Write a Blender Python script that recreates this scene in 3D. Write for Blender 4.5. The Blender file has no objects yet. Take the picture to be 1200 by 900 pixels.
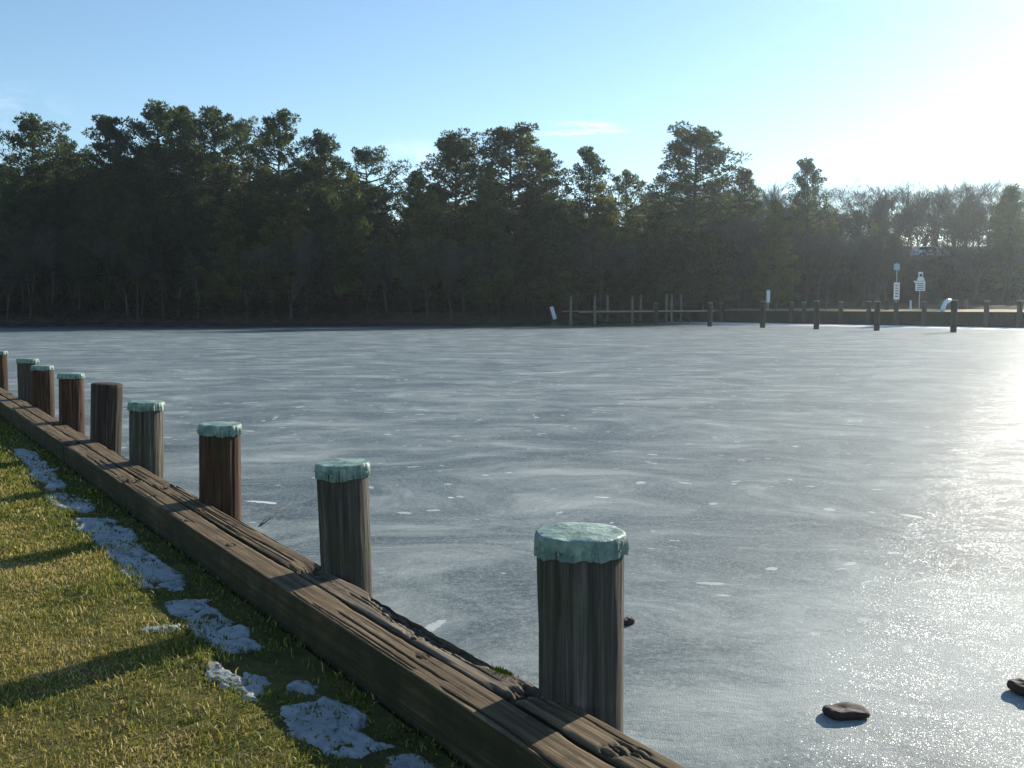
import bpy, math, random
import numpy as np
from mathutils import Vector, Matrix
R = math.radians
SC = bpy.context.scene
COL = SC.collection

# ---------------------------------------------------------------- camera, world, sun, exposure
CAM_Z = 1.5
PITCH = math.atan(92 / 1167)
SUN_AZ, SUN_EL = R(40.5), R(19.5)      # azimuth clockwise from +Y
cam_d = bpy.data.cameras.new('camera'); cam = bpy.data.objects.new('camera', cam_d); COL.objects.link(cam)
cam.location = (0, 0, CAM_Z); cam.rotation_euler = (R(90) - PITCH, 0, 0)
cam_d.sensor_width = 36; cam_d.lens = 35.01; cam_d.clip_start = .05; cam_d.clip_end = 6000
SC.camera = cam

W = bpy.data.worlds.new('World'); SC.world = W; W.use_nodes = True
nt = W.node_tree; nt.nodes.clear()
wo = nt.nodes.new('ShaderNodeOutputWorld'); wb = nt.nodes.new('ShaderNodeBackground')
sky = nt.nodes.new('ShaderNodeTexSky'); sky.sky_type = 'NISHITA'; sky.sun_disc = False
sky.sun_elevation = SUN_EL; sky.sun_rotation = SUN_AZ
sky.air_density = 1.0; sky.dust_density = 0.1; sky.ozone_density = 3.0; sky.altitude = 10
wb.inputs['Strength'].default_value = 0.096
# thin high cirrus, part of the sky itself
tc = nt.nodes.new('ShaderNodeTexCoord')
def wn(t, **k):
    n = nt.nodes.new(t)
    for a, b in k.items(): setattr(n, a, b)
    return n
def cloud_wisp(direction, width, height, col_in, amount, seed, tilt=0.0, thr=.45):
    """soft streaks of cirrus round one direction of the sky"""
    d = Vector(direction).normalized()
    az = math.atan2(d.x, d.y); el = math.asin(d.z)
    mp = wn('ShaderNodeMapping', vector_type='POINT'); mp.inputs['Rotation'].default_value = (0, 0, az)
    nt.links.new(tc.outputs['Generated'], mp.inputs['Vector'])
    mp2 = wn('ShaderNodeMapping', vector_type='POINT'); mp2.inputs['Rotation'].default_value = (-el, 0, 0)
    nt.links.new(mp.outputs[0], mp2.inputs['Vector'])
    mp3 = wn('ShaderNodeMapping', vector_type='POINT'); mp3.inputs['Rotation'].default_value = (0, tilt, 0)
    nt.links.new(mp2.outputs[0], mp3.inputs['Vector'])
    sc = wn('ShaderNodeMapping', vector_type='POINT'); sc.inputs['Scale'].default_value = (1 / width, 0, 1 / height)
    nt.links.new(mp3.outputs[0], sc.inputs['Vector'])
    ln = wn('ShaderNodeVectorMath', operation='LENGTH'); nt.links.new(sc.outputs[0], ln.inputs[0])
    fall = wn('ShaderNodeMapRange'); fall.interpolation_type = 'SMOOTHSTEP'
    fall.inputs['From Min'].default_value = 1; fall.inputs['From Max'].default_value = 0
    nt.links.new(ln.outputs['Value'], fall.inputs['Value'])
    front = wn('ShaderNodeSeparateXYZ'); nt.links.new(mp3.outputs[0], front.inputs[0])
    fm = wn('ShaderNodeMath', operation='GREATER_THAN'); nt.links.new(front.outputs['Y'], fm.inputs[0]); fm.inputs[1].default_value = 0
    no = wn('ShaderNodeTexNoise'); no.inputs['Scale'].default_value = 1.0; no.inputs['Detail'].default_value = 7
    no.inputs['Roughness'].default_value = .6; no.inputs['Distortion'].default_value = .6
    s2 = wn('ShaderNodeMapping', vector_type='POINT'); s2.inputs['Scale'].default_value = (2.2 / width, 1, 1.6 / height); s2.inputs['Location'].default_value = (seed, seed * 2, 0)
    nt.links.new(mp3.outputs[0], s2.inputs['Vector']); nt.links.new(s2.outputs[0], no.inputs['Vector'])
    mr = wn('ShaderNodeMapRange'); mr.interpolation_type = 'SMOOTHSTEP'; mr.inputs['From Min'].default_value = thr; mr.inputs['From Max'].default_value = thr + .3
    nt.links.new(no.outputs['Fac'], mr.inputs['Value'])
    m1 = wn('ShaderNodeMath', operation='MULTIPLY'); nt.links.new(fall.outputs[0], m1.inputs[0]); nt.links.new(mr.outputs[0], m1.inputs[1])
    m2 = wn('ShaderNodeMath', operation='MULTIPLY'); nt.links.new(m1.outputs[0], m2.inputs[0]); nt.links.new(fm.outputs[0], m2.inputs[1])
    m3 = wn('ShaderNodeMath', operation='MULTIPLY'); nt.links.new(m2.outputs[0], m3.inputs[0]); m3.inputs[1].default_value = amount
    mx = wn('ShaderNodeMix', data_type='RGBA'); nt.links.new(m3.outputs[0], mx.inputs['Factor'])
    nt.links.new(col_in, mx.inputs['A']); mx.inputs['B'].default_value = (9.5, 9.8, 10.0, 1)
    return mx.outputs['Result']
def ray(px, py):
    u, v = (px - 600) / 1167, -(py - 450) / 1167
    c, s = math.cos(PITCH), math.sin(PITCH)
    return Vector((u, c + v * s, -s + v * c))
tint = wn('ShaderNodeMix', data_type='RGBA', blend_type='MULTIPLY'); tint.inputs['Factor'].default_value = 1.0
nt.links.new(sky.outputs['Color'], tint.inputs['A']); tint.inputs['B'].default_value = (1.0, 1.01, .97, 1)     # slightly cyan winter air
c = tint.outputs['Result']
c = cloud_wisp(ray(690, 146), .055, .005, c, .40, 3.1, R(-2), .35)
c = cloud_wisp(ray(680, 155), .07, .004, c, .5, 9.1, R(1), .35)
c = cloud_wisp(ray(480, 192), .07, .03, c, .30, 5.3, 0, .35)
c = cloud_wisp(ray(10, 125), .07, .03, c, .12, 7.7, 0, .4)
nt.links.new(c, wb.inputs['Color']); nt.links.new(wb.outputs[0], wo.inputs['Surface'])

sd = bpy.data.lights.new('sun', 'SUN'); sun = bpy.data.objects.new('sun', sd); COL.objects.link(sun)
sd.energy = 4.8; sd.angle = R(.5); sd.color = (1, .93, .80)
S = Vector((math.sin(SUN_AZ) * math.cos(SUN_EL), math.cos(SUN_AZ) * math.cos(SUN_EL), math.sin(SUN_EL)))
sun.rotation_euler = S.to_track_quat('Z', 'Y').to_euler()
vs = SC.view_settings
vs.view_transform = 'Standard'; vs.look = 'None'; vs.gamma = 1; vs.use_curve_mapping = False; vs.exposure = 0.92
SC.cycles.use_denoising = True
SC.cycles.max_bounces = 8; SC.cycles.transparent_max_bounces = 8
SC.cycles.volume_bounces = 0; SC.cycles.caustics_reflective = False; SC.cycles.caustics_refractive = False

ICE_Z = -0.30
def at_z(px, py, z):
    d = ray(px, py); t = (z - CAM_Z) / d.z
    return Vector((d.x * t, d.y * t, z))
def at_y(px, py, y):
    d = ray(px, py); t = y / d.y
    return Vector((d.x * t, y, CAM_Z + d.z * t))

# ---------------------------------------------------------------- numeric helpers
def _h(ix, iy, iz, seed):
    n = (ix.astype(np.int64) * 374761393 + iy.astype(np.int64) * 668265263 + iz.astype(np.int64) * 2147483647 + seed * 974634777) & 0xffffffff
    n = ((n ^ (n >> 13)) * 1274126177) & 0xffffffff
    n = ((n ^ (n >> 16)) * 2246822519) & 0xffffffff
    return ((n ^ (n >> 15)) & 0xffffff) / float(0xffffff)
def vnoise(x, y, z=0.0, seed=0):
    x, y, z = np.broadcast_arrays(np.asarray(x, float), np.asarray(y, float), np.asarray(z, float))
    ix, iy, iz = np.floor(x), np.floor(y), np.floor(z)
    fx, fy, fz = x - ix, y - iy, z - iz
    fx, fy, fz = [f * f * (3 - 2 * f) for f in (fx, fy, fz)]
    r = 0
    for a in (0, 1):
        for b in (0, 1):
            for c_ in (0, 1):
                w = (fx if a else 1 - fx) * (fy if b else 1 - fy) * (fz if c_ else 1 - fz)
                r = r + w * _h(ix + a, iy + b, iz + c_, seed)
    return r
def fbm(x, y, z=0.0, seed=0, oct=4):
    r = 0; a = .5; f = 1; tot = 0
    for i in range(oct):
        r = r + a * vnoise(np.asarray(x) * f, np.asarray(y) * f, np.asarray(z) * f, seed + i * 17); tot += a
        a *= .5; f *= 2.03
    return r / tot
def sstep(a, b, x):
    t = np.clip((np.asarray(x, float) - a) / (b - a), 0, 1); return t * t * (3 - 2 * t)

def np_mesh(name, V, F, m=None, smooth=False, attr=None):
    """V (n,3), F (m,3|4) all faces with the same number of corners"""
    me = bpy.data.meshes.new(name)
    V = np.asarray(V, dtype=np.float32); F = np.asarray(F, dtype=np.int32)
    k = F.shape[1]
    me.vertices.add(len(V)); me.vertices.foreach_set('co', V.ravel())
    me.loops.add(F.size); me.loops.foreach_set('vertex_index', F.ravel())
    me.polygons.add(len(F)); me.polygons.foreach_set('loop_start', np.arange(0, F.size, k, dtype=np.int32))
    me.update(calc_edges=True)
    if attr is not None:
        for an, vals in attr.items():
            a = me.attributes.new(an, 'FLOAT', 'POINT'); a.data.foreach_set('value', np.asarray(vals, dtype=np.float32))
    if smooth: me.polygons.foreach_set('use_smooth', np.ones(len(F), bool))
    if m: me.materials.append(m)
    me.validate()
    return me

class MB:
    def __init__(s): s.v = []; s.f = []
    def add(s, vs_, fs):
        o = len(s.v); s.v += [tuple(v) for v in vs_]; s.f += [tuple(i + o for i in f) for f in fs]
    def box(s, lo, hi, M=None):
        (a, b, c_), (d, e, f) = lo, hi
        p = [(a,b,c_),(d,b,c_),(d,e,c_),(a,e,c_),(a,b,f),(d,b,f),(d,e,f),(a,e,f)]
        if M: p = [M @ Vector(q) for q in p]
        s.add(p, [(3,2,1,0),(4,5,6,7),(0,1,5,4),(1,2,6,5),(2,3,7,6),(3,0,4,7)])
    def tube(s, pts, rad, n=8, cap=True):
        pts = [Vector(p) for p in pts]; rings = []
        prev = None
        for i, p in enumerate(pts):
            t = (pts[min(i + 1, len(pts) - 1)] - pts[max(i - 1, 0)]).normalized()
            if prev is None:
                a = t.cross(Vector((0, 0, 1)) if abs(t.z) < .9 else Vector((1, 0, 0))).normalized()
            else:
                a = (prev - t * prev.dot(t)).normalized()
            prev = a; b = t.cross(a)
            r = rad[i] if hasattr(rad, '__len__') else rad
            rings.append([p + a * (r * math.cos(2 * math.pi * k / n)) + b * (r * math.sin(2 * math.pi * k / n)) for k in range(n)])
        vs_ = [q for r_ in rings for q in r_]
        fs = [(i * n + k, i * n + (k + 1) % n, (i + 1) * n + (k + 1) % n, (i + 1) * n + k) for i in range(len(pts) - 1) for k in range(n)]
        if cap: fs += [tuple(range(n - 1, -1, -1)), tuple((len(pts) - 1) * n + k for k in range(n))]
        s.add(vs_, fs)
    def build(s, name, m=None, parent=None, smooth=False, bevel=0):
        me = bpy.data.meshes.new(name); me.from_pydata(s.v, [], s.f); me.update()
        if m: me.materials.append(m)
        if smooth: me.polygons.foreach_set('use_smooth', [True] * len(me.polygons))
        o = link(name, me, parent)
        if bevel:
            b = o.modifiers.new('bevel', 'BEVEL'); b.width = bevel; b.segments = 2
        return o
def link(name, me, parent=None, loc=None):
    o = bpy.data.objects.new(name, me); COL.objects.link(o)
    if parent is not None: o.parent = parent
    if loc is not None: o.location = loc
    return o
def tag(o, label=None, cat=None, group=None, kind=None):
    if label: o['label'] = label
    if cat: o['category'] = cat
    if group: o['group'] = group
    if kind: o['kind'] = kind
    return o
def empty(name, loc=(0, 0, 0), rz=0):
    o = bpy.data.objects.new(name, None); COL.objects.link(o); o.location = loc; o.rotation_euler = (0, 0, rz)
    o.empty_display_size = .2
    return o
def copy_tree(o, parent=None):
    c_ = o.copy(); COL.objects.link(c_)
    if parent is not None: c_.parent = parent
    for ch in [x for x in COL.objects if x.parent == o]: copy_tree(ch, c_)
    return c_

# ---------------------------------------------------------------- materials
class Mat:
    def __init__(s, name, rough=.8, spec=.3):
        s.m = bpy.data.materials.new(name); s.m.use_nodes = True; s.t = s.m.node_tree
        s.b = s.t.nodes['Principled BSDF']; s.b.inputs['Roughness'].default_value = rough
        s.b.inputs['Specular IOR Level'].default_value = spec
        s.out = s.t.nodes['Material Output']
        s.c = s.t.nodes.new('ShaderNodeTexCoord')
    def n(s, t, ins=None, **k):
        n = s.t.nodes.new(t)
        for a, b in k.items(): setattr(n, a, b)
        for a, b in (ins or {}).items(): s.set(n.inputs[a], b)
        return n
    def set(s, sock, v):
        if isinstance(v, bpy.types.NodeSocket): s.t.links.new(v, sock)
        else: sock.default_value = v
    def vec(s, scale=(1, 1, 1), src='Object', loc=(0, 0, 0), rot=(0, 0, 0)):
        return s.n('ShaderNodeMapping', {'Vector': s.c.outputs[src], 'Scale': scale, 'Location': loc, 'Rotation': rot}).outputs[0]
    def noise(s, vec, scale=1, detail=4, rough=.55, dist=0, out='Fac'):
        return s.n('ShaderNodeTexNoise', {'Vector': vec, 'Scale': scale, 'Detail': detail, 'Roughness': rough, 'Distortion': dist}).outputs[out]
    def ramp(s, fac, stops):
        n = s.n('ShaderNodeValToRGB', {'Fac': fac}); e = n.color_ramp.elements
        while len(e) < len(stops): e.new(.5)
        for el, (p, col) in zip(e, stops):
            el.position = p; el.color = (col[0], col[1], col[2], 1) if hasattr(col, '__len__') else (col, col, col, 1)
        return n.outputs['Color']
    def rng(s, v, a, b, c_=0, d=1, sm=True):
        return s.n('ShaderNodeMapRange', {'Value': v, 'From Min': a, 'From Max': b, 'To Min': c_, 'To Max': d}, interpolation_type='SMOOTHSTEP' if sm else 'LINEAR').outputs[0]
    def mix(s, f, a, b, mode='MIX'):
        n = s.n('ShaderNodeMix', data_type='RGBA', blend_type=mode)
        s.set(n.inputs['Factor'], f)
        for k, v in (('A', a), ('B', b)):
            sock = n.inputs[k] if n.inputs[k].type == 'RGBA' else [i for i in n.inputs if i.name == k and i.type == 'RGBA'][0]
            s.set(sock, v if isinstance(v, bpy.types.NodeSocket) else (v[0], v[1], v[2], 1))
        return [o for o in n.outputs if o.type == 'RGBA'][0]
    def math(s, op, a, b=0.0, clamp=False):
        n = s.n('ShaderNodeMath', operation=op, use_clamp=clamp); s.set(n.inputs[0], a); s.set(n.inputs[1], b); return n.outputs[0]
    def color(s, v): s.set(s.b.inputs['Base Color'], v if isinstance(v, bpy.types.NodeSocket) else (v[0], v[1], v[2], 1))
    def bump(s, h, strength=.3, dist=.01, prev=None):
        n = s.n('ShaderNodeBump', {'Height': h, 'Strength': strength, 'Distance': dist})
        if prev is not None: s.set(n.inputs['Normal'], prev)
        s.set(s.b.inputs['Normal'], n.outputs[0]); return n.outputs[0]

def wood_mat(name, c1, c2, c3, algae=0.0, axis='X', fine=1.0, bump=(.75, .012), sides=0.0):
    """weathered softwood, grain running along the given object axis"""
    m = Mat(name, .85, .15)
    lo, hi = 1.2, 42.0 * fine
    sc = {'X': (lo, hi, hi), 'Z': (hi, hi, lo)}[axis]
    obj = m.n('ShaderNodeObjectInfo').outputs['Random']
    off = m.n('ShaderNodeVectorMath', {0: m.c.outputs['Object'], 1: m.n('ShaderNodeCombineXYZ', {'X': m.math('MULTIPLY', obj, 7.3), 'Y': obj, 'Z': m.math('MULTIPLY', obj, 3.1)}).outputs[0]}, operation='ADD').outputs[0]
    v = m.n('ShaderNodeMapping', {'Vector': off, 'Scale': sc}).outputs[0]
    g = m.noise(v, 1, 6, .6, .4)
    v2 = m.n('ShaderNodeMapping', {'Vector': off, 'Scale': tuple(k * 3.2 for k in sc)}).outputs[0]
    g2 = m.noise(v2, 1, 4, .7, .2)
    big = m.noise(m.n('ShaderNodeMapping', {'Vector': off, 'Scale': (2.3, 5, 2.3) if axis == 'X' else (5, 5, 1.8)}).outputs[0], 1, 5, .6, .5)
    col = m.ramp(g, [(.30, c1), (.52, c2), (.72, c3)])
    col = m.mix(m.rng(g2, .35, .75), m.mix(.55, col, (c1[0] * .4, c1[1] * .4, c1[2] * .4)), col)
    col = m.mix(m.rng(big, .35, .7, 0, .75), col, m.mix(.5, col, c1))
    if algae:
        a = m.noise(m.n('ShaderNodeMapping', {'Vector': off, 'Scale': (3.5, 3.5, 3.5)}).outputs[0], 1, 6, .65, .2)
        col = m.mix(m.math('MULTIPLY', m.rng(a, .5, .72), algae), col, (.045, .065, .018))
        if sides:      # algae on the side faces, with their shade also put into the colour
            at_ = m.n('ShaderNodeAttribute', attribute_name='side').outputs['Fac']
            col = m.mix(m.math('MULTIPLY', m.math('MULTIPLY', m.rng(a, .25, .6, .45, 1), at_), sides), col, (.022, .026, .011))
    if sides:
        blot = m.noise(m.n('ShaderNodeMapping', {'Vector': off, 'Scale': (5, 16, 5)}).outputs[0], 1, 6, .7, .4)
        col = m.mix(m.rng(blot, .52, .68, 0, .65), col, (.045, .034, .022))
        cr_ = m.n('ShaderNodeAttribute', attribute_name='crack').outputs['Fac']
        col = m.mix(m.math('MULTIPLY', cr_, .85), col, (.02, .014, .01))
    m.color(col)
    h = m.math('ADD', g, m.math('MULTIPLY', g2, .6))
    m.bump(h, *bump)
    return m.m
M = {}
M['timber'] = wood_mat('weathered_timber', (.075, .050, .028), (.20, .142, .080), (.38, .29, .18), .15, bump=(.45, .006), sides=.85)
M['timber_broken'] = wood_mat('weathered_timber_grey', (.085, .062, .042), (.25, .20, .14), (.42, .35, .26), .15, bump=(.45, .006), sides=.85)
M['pile_grey'] = wood_mat('pile_wood_grey', (.042, .036, .030), (.12, .105, .088), (.25, .225, .195), .45, 'Z')
M['pile_red'] = wood_mat('pile_wood_reddish', (.035, .018, .012), (.115, .062, .042), (.21, .13, .09), .4, 'Z')
M['pile_dark'] = wood_mat('pile_wood_dark', (.028, .022, .018), (.09, .07, .055), (.19, .15, .12), .3, 'Z')
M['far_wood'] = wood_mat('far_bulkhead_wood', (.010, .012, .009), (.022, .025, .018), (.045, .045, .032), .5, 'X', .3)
M['pier_post'] = wood_mat('pier_post_wood', (.14, .13, .11), (.26, .25, .21), (.40, .38, .32), .2, 'Z', .3)
M['deck_wood'] = wood_mat('pier_deck_wood', (.30, .25, .15), (.46, .38, .24), (.58, .50, .33), .1, 'X', .3)

def cap_mat():
    m = Mat('verdigris_cap', .55, .45)
    v = m.vec((1, 1, 1))
    a = m.noise(v, 14, 6, .6, .3); b = m.noise(v, 55, 4, .6)
    col = m.ramp(a, [(.3, (.055, .125, .11)), (.5, (.125, .205, .17)), (.7, (.26, .34, .28))])
    col = m.mix(m.rng(b, .58, .72, 0, .7), col, (.05, .075, .055))
    dr = m.noise(m.vec((38, 38, 4)), 1, 4, .6)
    col = m.mix(m.rng(dr, .55, .70, 0, .6), col, (.045, .10, .085))
    pa = m.noise(m.vec((1, 1, 1), loc=(4, 2, 1)), 5, 5, .65)
    col = m.mix(m.rng(pa, .50, .66, 0, .7), col, (.36, .46, .38))
    m.color(col); m.bump(m.math('ADD', a, m.math('MULTIPLY', b, .6)), .8, .008)
    return m.m
M['cap'] = cap_mat()

def plain(name, col, rough=.6, metal=0, var=.25, scale=6, spec=.4):
    m = Mat(name, rough, spec)
    a = m.noise(m.vec(), scale, 4, .6)
    m.color(m.mix(m.rng(a, .3, .7), (col[0] * (1 - var), col[1] * (1 - var), col[2] * (1 - var)), col))
    m.b.inputs['Metallic'].default_value = metal
    return m.m
M['white'] = plain('white_paint', (.8, .8, .8), .4, var=.1)
M['whitesign'] = plain('white_sign_face', (.78, .80, .84), .45, var=.12, scale=2)
M['bluesign'] = plain('pale_blue_sign_face', (.30, .50, .62), .45, var=.15)
M['blackink'] = plain('black_ink', (.02, .02, .025), .6)
M['galv'] = plain('galvanised_steel', (.45, .46, .47), .35, .8)
M['pvc'] = plain('pale_blue_plastic', (.55, .68, .82), .35, var=.15)
M['maroon'] = plain('maroon_barrel_paint', (.16, .03, .05), .45)
M['green_bin'] = plain('dark_green_barrel_paint', (.03, .09, .06), .45)
M['carpaint'] = plain('white_car_paint', (.8, .81, .82), .2, var=.05, spec=.6)
M['glass'] = plain('dark_car_glass', (.02, .025, .03), .05, spec=.8)
M['rubber'] = plain('black_rubber', (.02, .02, .02), .85)
M['tail'] = plain('red_lamp_glass', (.4, .02, .02), .2)
M['lampglass'] = plain('clear_lamp_glass', (.7, .7, .7), .1)
M['asphalt'] = plain('asphalt', (.055, .055, .055), .9, scale=20)
M['moss'] = plain('moss_green', (.16, .20, .02), .95, scale=80, var=.5, spec=.1)
M['debris'] = plain('wet_bark_brown', (.065, .042, .03), .8, scale=60, var=.5)
M['twig'] = plain('dry_twig', (.07, .05, .035), .8)

def ground_mat(name, stops, scale, bump=.3):
    m = Mat(name, .95, .1)
    v = m.vec()
    a = m.noise(v, scale, 8, .65, .3); b = m.noise(v, scale * 14, 4, .6)
    col = m.ramp(m.math('ADD', m.math('MULTIPLY', a, .7), m.math('MULTIPLY', b, .3)), stops)
    m.color(col); m.bump(b, bump, .02)
    return m.m
M['soil'] = ground_mat('leaf_litter_soil', [(.35, (.025, .018, .012)), (.5, (.06, .042, .026)), (.65, (.11, .075, .045))], .8)
M['straw'] = ground_mat('winter_straw_grass', [(.35, (.28, .21, .10)), (.5, (.44, .35, .18)), (.65, (.56, .46, .26))], .35)
M['lawn'] = ground_mat('lawn_soil', [(.32, (.045, .042, .016)), (.5, (.11, .10, .03)), (.68, (.19, .155, .055))], 9, .8)

def grass_mat():
    m = Mat('grass_blades', .6, .25)
    t = m.n('ShaderNodeAttribute', attribute_name='tint').outputs['Fac']
    col = m.ramp(t, [(0, (.042, .075, .016)), (.35, (.17, .20, .028)), (.6, (.33, .29, .05)), (.85, (.45, .34, .11)), (1, (.56, .45, .21))])
    m.color(col)
    tr = m.n('ShaderNodeBsdfTranslucent', {'Color': col})
    mx = m.n('ShaderNodeMixShader', {'Fac': .35}); m.t.links.new(m.b.outputs[0], mx.inputs[1]); m.t.links.new(tr.outputs[0], mx.inputs[2])
    m.t.links.new(mx.outputs[0], m.out.inputs['Surface'])
    return m.m
M['grass'] = grass_mat()

def leaf_mat(name, c1, c2, c3, trans=.46):
    m = Mat(name, .6, .25)
    a = m.noise(m.vec((.5, .5, .5)), 1, 3, .6)
    r = m.n('ShaderNodeObjectInfo').outputs['Random']
    col = m.ramp(a, [(.3, c1), (.5, c2), (.72, c3)])
    col = m.mix(m.math('MULTIPLY', r, .5), col, (c3[0] * 1.15, c3[1] * .95, c3[2] * .8))
    m.color(col)
    tr = m.n('ShaderNodeBsdfTranslucent', {'Color': col})
    mx = m.n('ShaderNodeMixShader', {'Fac': trans}); m.t.links.new(m.b.outputs[0], mx.inputs[1]); m.t.links.new(tr.outputs[0], mx.inputs[2])
    m.t.links.new(mx.outputs[0], m.out.inputs['Surface'])
    return m.m
M['needles'] = leaf_mat('pine_needles', (.020, .036, .010), (.042, .066, .016), (.090, .110, .026))
M['needles_young'] = leaf_mat('young_pine_needles', (.055, .085, .016), (.105, .135, .026), (.17, .18, .04))
M['dryleaf'] = leaf_mat('dry_leaves', (.03, .02, .012), (.055, .037, .020), (.10, .066, .034))
M['bark'] = plain('pine_bark', (.085, .062, .048), .9, var=.5, scale=5, spec=.1)
M['greybark'] = plain('grey_bark', (.115, .10, .085), .9, var=.4, scale=5, spec=.1)

def ice_mat():
    m = Mat('pond_ice', .4, .22)
    v = m.vec()
    warp = m.n('ShaderNodeTexNoise', {'Vector': v, 'Scale': .35, 'Detail': 3}).outputs['Color']
    vw = m.n('ShaderNodeVectorMath', {0: v, 1: m.n('ShaderNodeVectorMath', {0: warp, 1: (2.4, 2.4, 0)}, operation='MULTIPLY').outputs[0]}, operation='ADD').outputs[0]
    # refrozen sheets, swirls and frosted streaks running across the pond
    big = m.noise(m.n('ShaderNodeMapping', {'Vector': vw, 'Scale': (.62, 1.0, 1)}).outputs[0], 1, 10, .70, .45)
    mid = m.noise(m.n('ShaderNodeMapping', {'Vector': vw, 'Scale': (2.3, 3.8, 1), 'Rotation': (0, 0, .35)}).outputs[0], 1, 10, .72, .7)
    fine = m.noise(v, 38, 5, .7)
    grain = m.noise(v, 160, 2, .6)
    col = m.ramp(big, [(.36, (.050, .076, .088)), (.46, (.094, .130, .142)), (.55, (.17, .208, .21)), (.67, (.33, .365, .35))])
    streak = m.rng(mid, .50, .70)
    col = m.mix(m.math('MULTIPLY', streak, .55), col, (.30, .34, .34))
    col = m.mix(m.rng(fine, .42, .70, 0, .50), col, (.36, .39, .375))
    # little white frost flakes
    vor = m.n('ShaderNodeTexVoronoi', {'Vector': m.n('ShaderNodeMapping', {'Vector': vw, 'Scale': (1.5, 2.6, 1)}).outputs[0], 'Scale': 1.0, 'Randomness': 1.0})
    wob = m.math('ADD', vor.outputs['Distance'], m.math('MULTIPLY', m.math('SUBTRACT', m.noise(v, 9, 3), .5), .16))
    pick = m.n('ShaderNodeSeparateXYZ', {0: vor.outputs['Color']})
    rad = m.math('MULTIPLY', m.math('POWER', pick.outputs[0], 4), .13)
    fl = m.rng(m.math('SUBTRACT', rad, wob), 0, .02)
    col = m.mix(m.math('MULTIPLY', fl, .8), col, (.72, .75, .75))
    vor2 = m.n('ShaderNodeTexVoronoi', {'Vector': m.n('ShaderNodeMapping', {'Vector': vw, 'Scale': (4.2, 6.5, 1), 'Location': (3, 5, 0)}).outputs[0], 'Scale': 1.0})
    pk2 = m.n('ShaderNodeSeparateXYZ', {0: vor2.outputs['Color']})
    fl2 = m.rng(m.math('SUBTRACT', m.math('MULTIPLY', m.math('POWER', pk2.outputs[0], 5), .30), m.math('ADD', vor2.outputs['Distance'], m.math('MULTIPLY', m.math('SUBTRACT', m.noise(v, 22, 3), .5), .25))), 0, .03)
    col = m.mix(m.math('MULTIPLY', fl2, .6), col, (.62, .66, .64))
    # a wide pale crust of frost close to the bank
    fd = m.n('ShaderNodeVectorMath', {0: m.n('ShaderNodeVectorMath', {0: v, 1: (3.0, 4.6, ICE_Z)}, operation='SUBTRACT').outputs[0]}, operation='LENGTH').outputs['Value']
    fr = m.rng(m.math('ADD', fd, m.math('MULTIPLY', m.math('SUBTRACT', m.noise(v, 1.1, 8, .68, .5), .5), 5.0)), 3.0, .8)
    col = m.mix(m.math('MULTIPLY', fr, .55), col, (.50, .53, .50))
    # crack and plate edges
    vc = m.n('ShaderNodeTexVoronoi', {'Vector': m.n('ShaderNodeMapping', {'Vector': vw, 'Scale': (.16, .30, 1)}).outputs[0], 'Scale': 1.0}, feature='DISTANCE_TO_EDGE')
    crack = m.math('MULTIPLY', m.rng(vc.outputs['Distance'], .012, .0), m.rng(big, .42, .60))
    col = m.mix(m.math('MULTIPLY', crack, .12), col, (.45, .48, .48))
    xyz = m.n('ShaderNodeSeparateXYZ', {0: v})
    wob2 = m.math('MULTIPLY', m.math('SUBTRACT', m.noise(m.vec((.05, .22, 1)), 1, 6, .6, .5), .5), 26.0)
    # tree shade and reflection painted dark under the wooded shore, crusted white frost under the far bulkhead
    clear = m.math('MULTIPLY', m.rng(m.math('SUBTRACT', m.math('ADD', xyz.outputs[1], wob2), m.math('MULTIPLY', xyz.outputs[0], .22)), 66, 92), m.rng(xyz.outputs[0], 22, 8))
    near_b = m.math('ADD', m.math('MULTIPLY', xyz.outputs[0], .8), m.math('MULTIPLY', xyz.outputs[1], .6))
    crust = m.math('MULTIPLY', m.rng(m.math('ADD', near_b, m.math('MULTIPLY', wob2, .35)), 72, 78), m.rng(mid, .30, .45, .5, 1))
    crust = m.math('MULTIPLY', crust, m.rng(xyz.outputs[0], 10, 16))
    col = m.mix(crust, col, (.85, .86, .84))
    col = m.mix(m.math('MULTIPLY', clear, .92), col, (.018, .024, .022))  # puts the wood's shade and dark reflection into the ice colour
    m.color(col)
    rg = m.math('ADD', m.rng(big, .3, .75, .60, .70), m.math('MULTIPLY', streak, .14))
    rg = m.math('ADD', rg, m.math('MULTIPLY', fl, .2))
    m.set(m.b.inputs['Roughness'], m.math('SUBTRACT', rg, m.math('MULTIPLY', clear, .36)))
    m.b.inputs['IOR'].default_value = 1.31
    n1 = m.bump(m.math('ADD', big, m.math('MULTIPLY', mid, .7)), .35, .05)
    n2 = m.bump(fine, .35, .012, n1)
    for l_ in [x for x in m.t.nodes if x.bl_idname == 'ShaderNodeBump']:
        k_ = l_.inputs['Strength'].default_value
        m.set(l_.inputs['Strength'], m.math('MULTIPLY', m.math('SUBTRACT', 1.0, m.math('MULTIPLY', clear, .93)), k_))
    last = m.bump(grain, .9, .006, n2)
    # hoar-frost crystals: tiny facets tipped every way that catch the sun
    fc = m.n('ShaderNodeTexVoronoi', {'Vector': v, 'Scale': 330.0})
    tilt = m.n('ShaderNodeVectorMath', {0: m.n('ShaderNodeVectorMath', {0: fc.outputs['Color'], 1: (.5, .5, .5)}, operation='SUBTRACT').outputs[0], 1: (.9, .9, 0)}, operation='MULTIPLY').outputs[0]
    nn_ = m.n('ShaderNodeVectorMath', {0: m.n('ShaderNodeVectorMath', {0: tilt, 1: (0, 0, 1)}, operation='ADD').outputs[0]}, operation='NORMALIZE').outputs[0]
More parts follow.
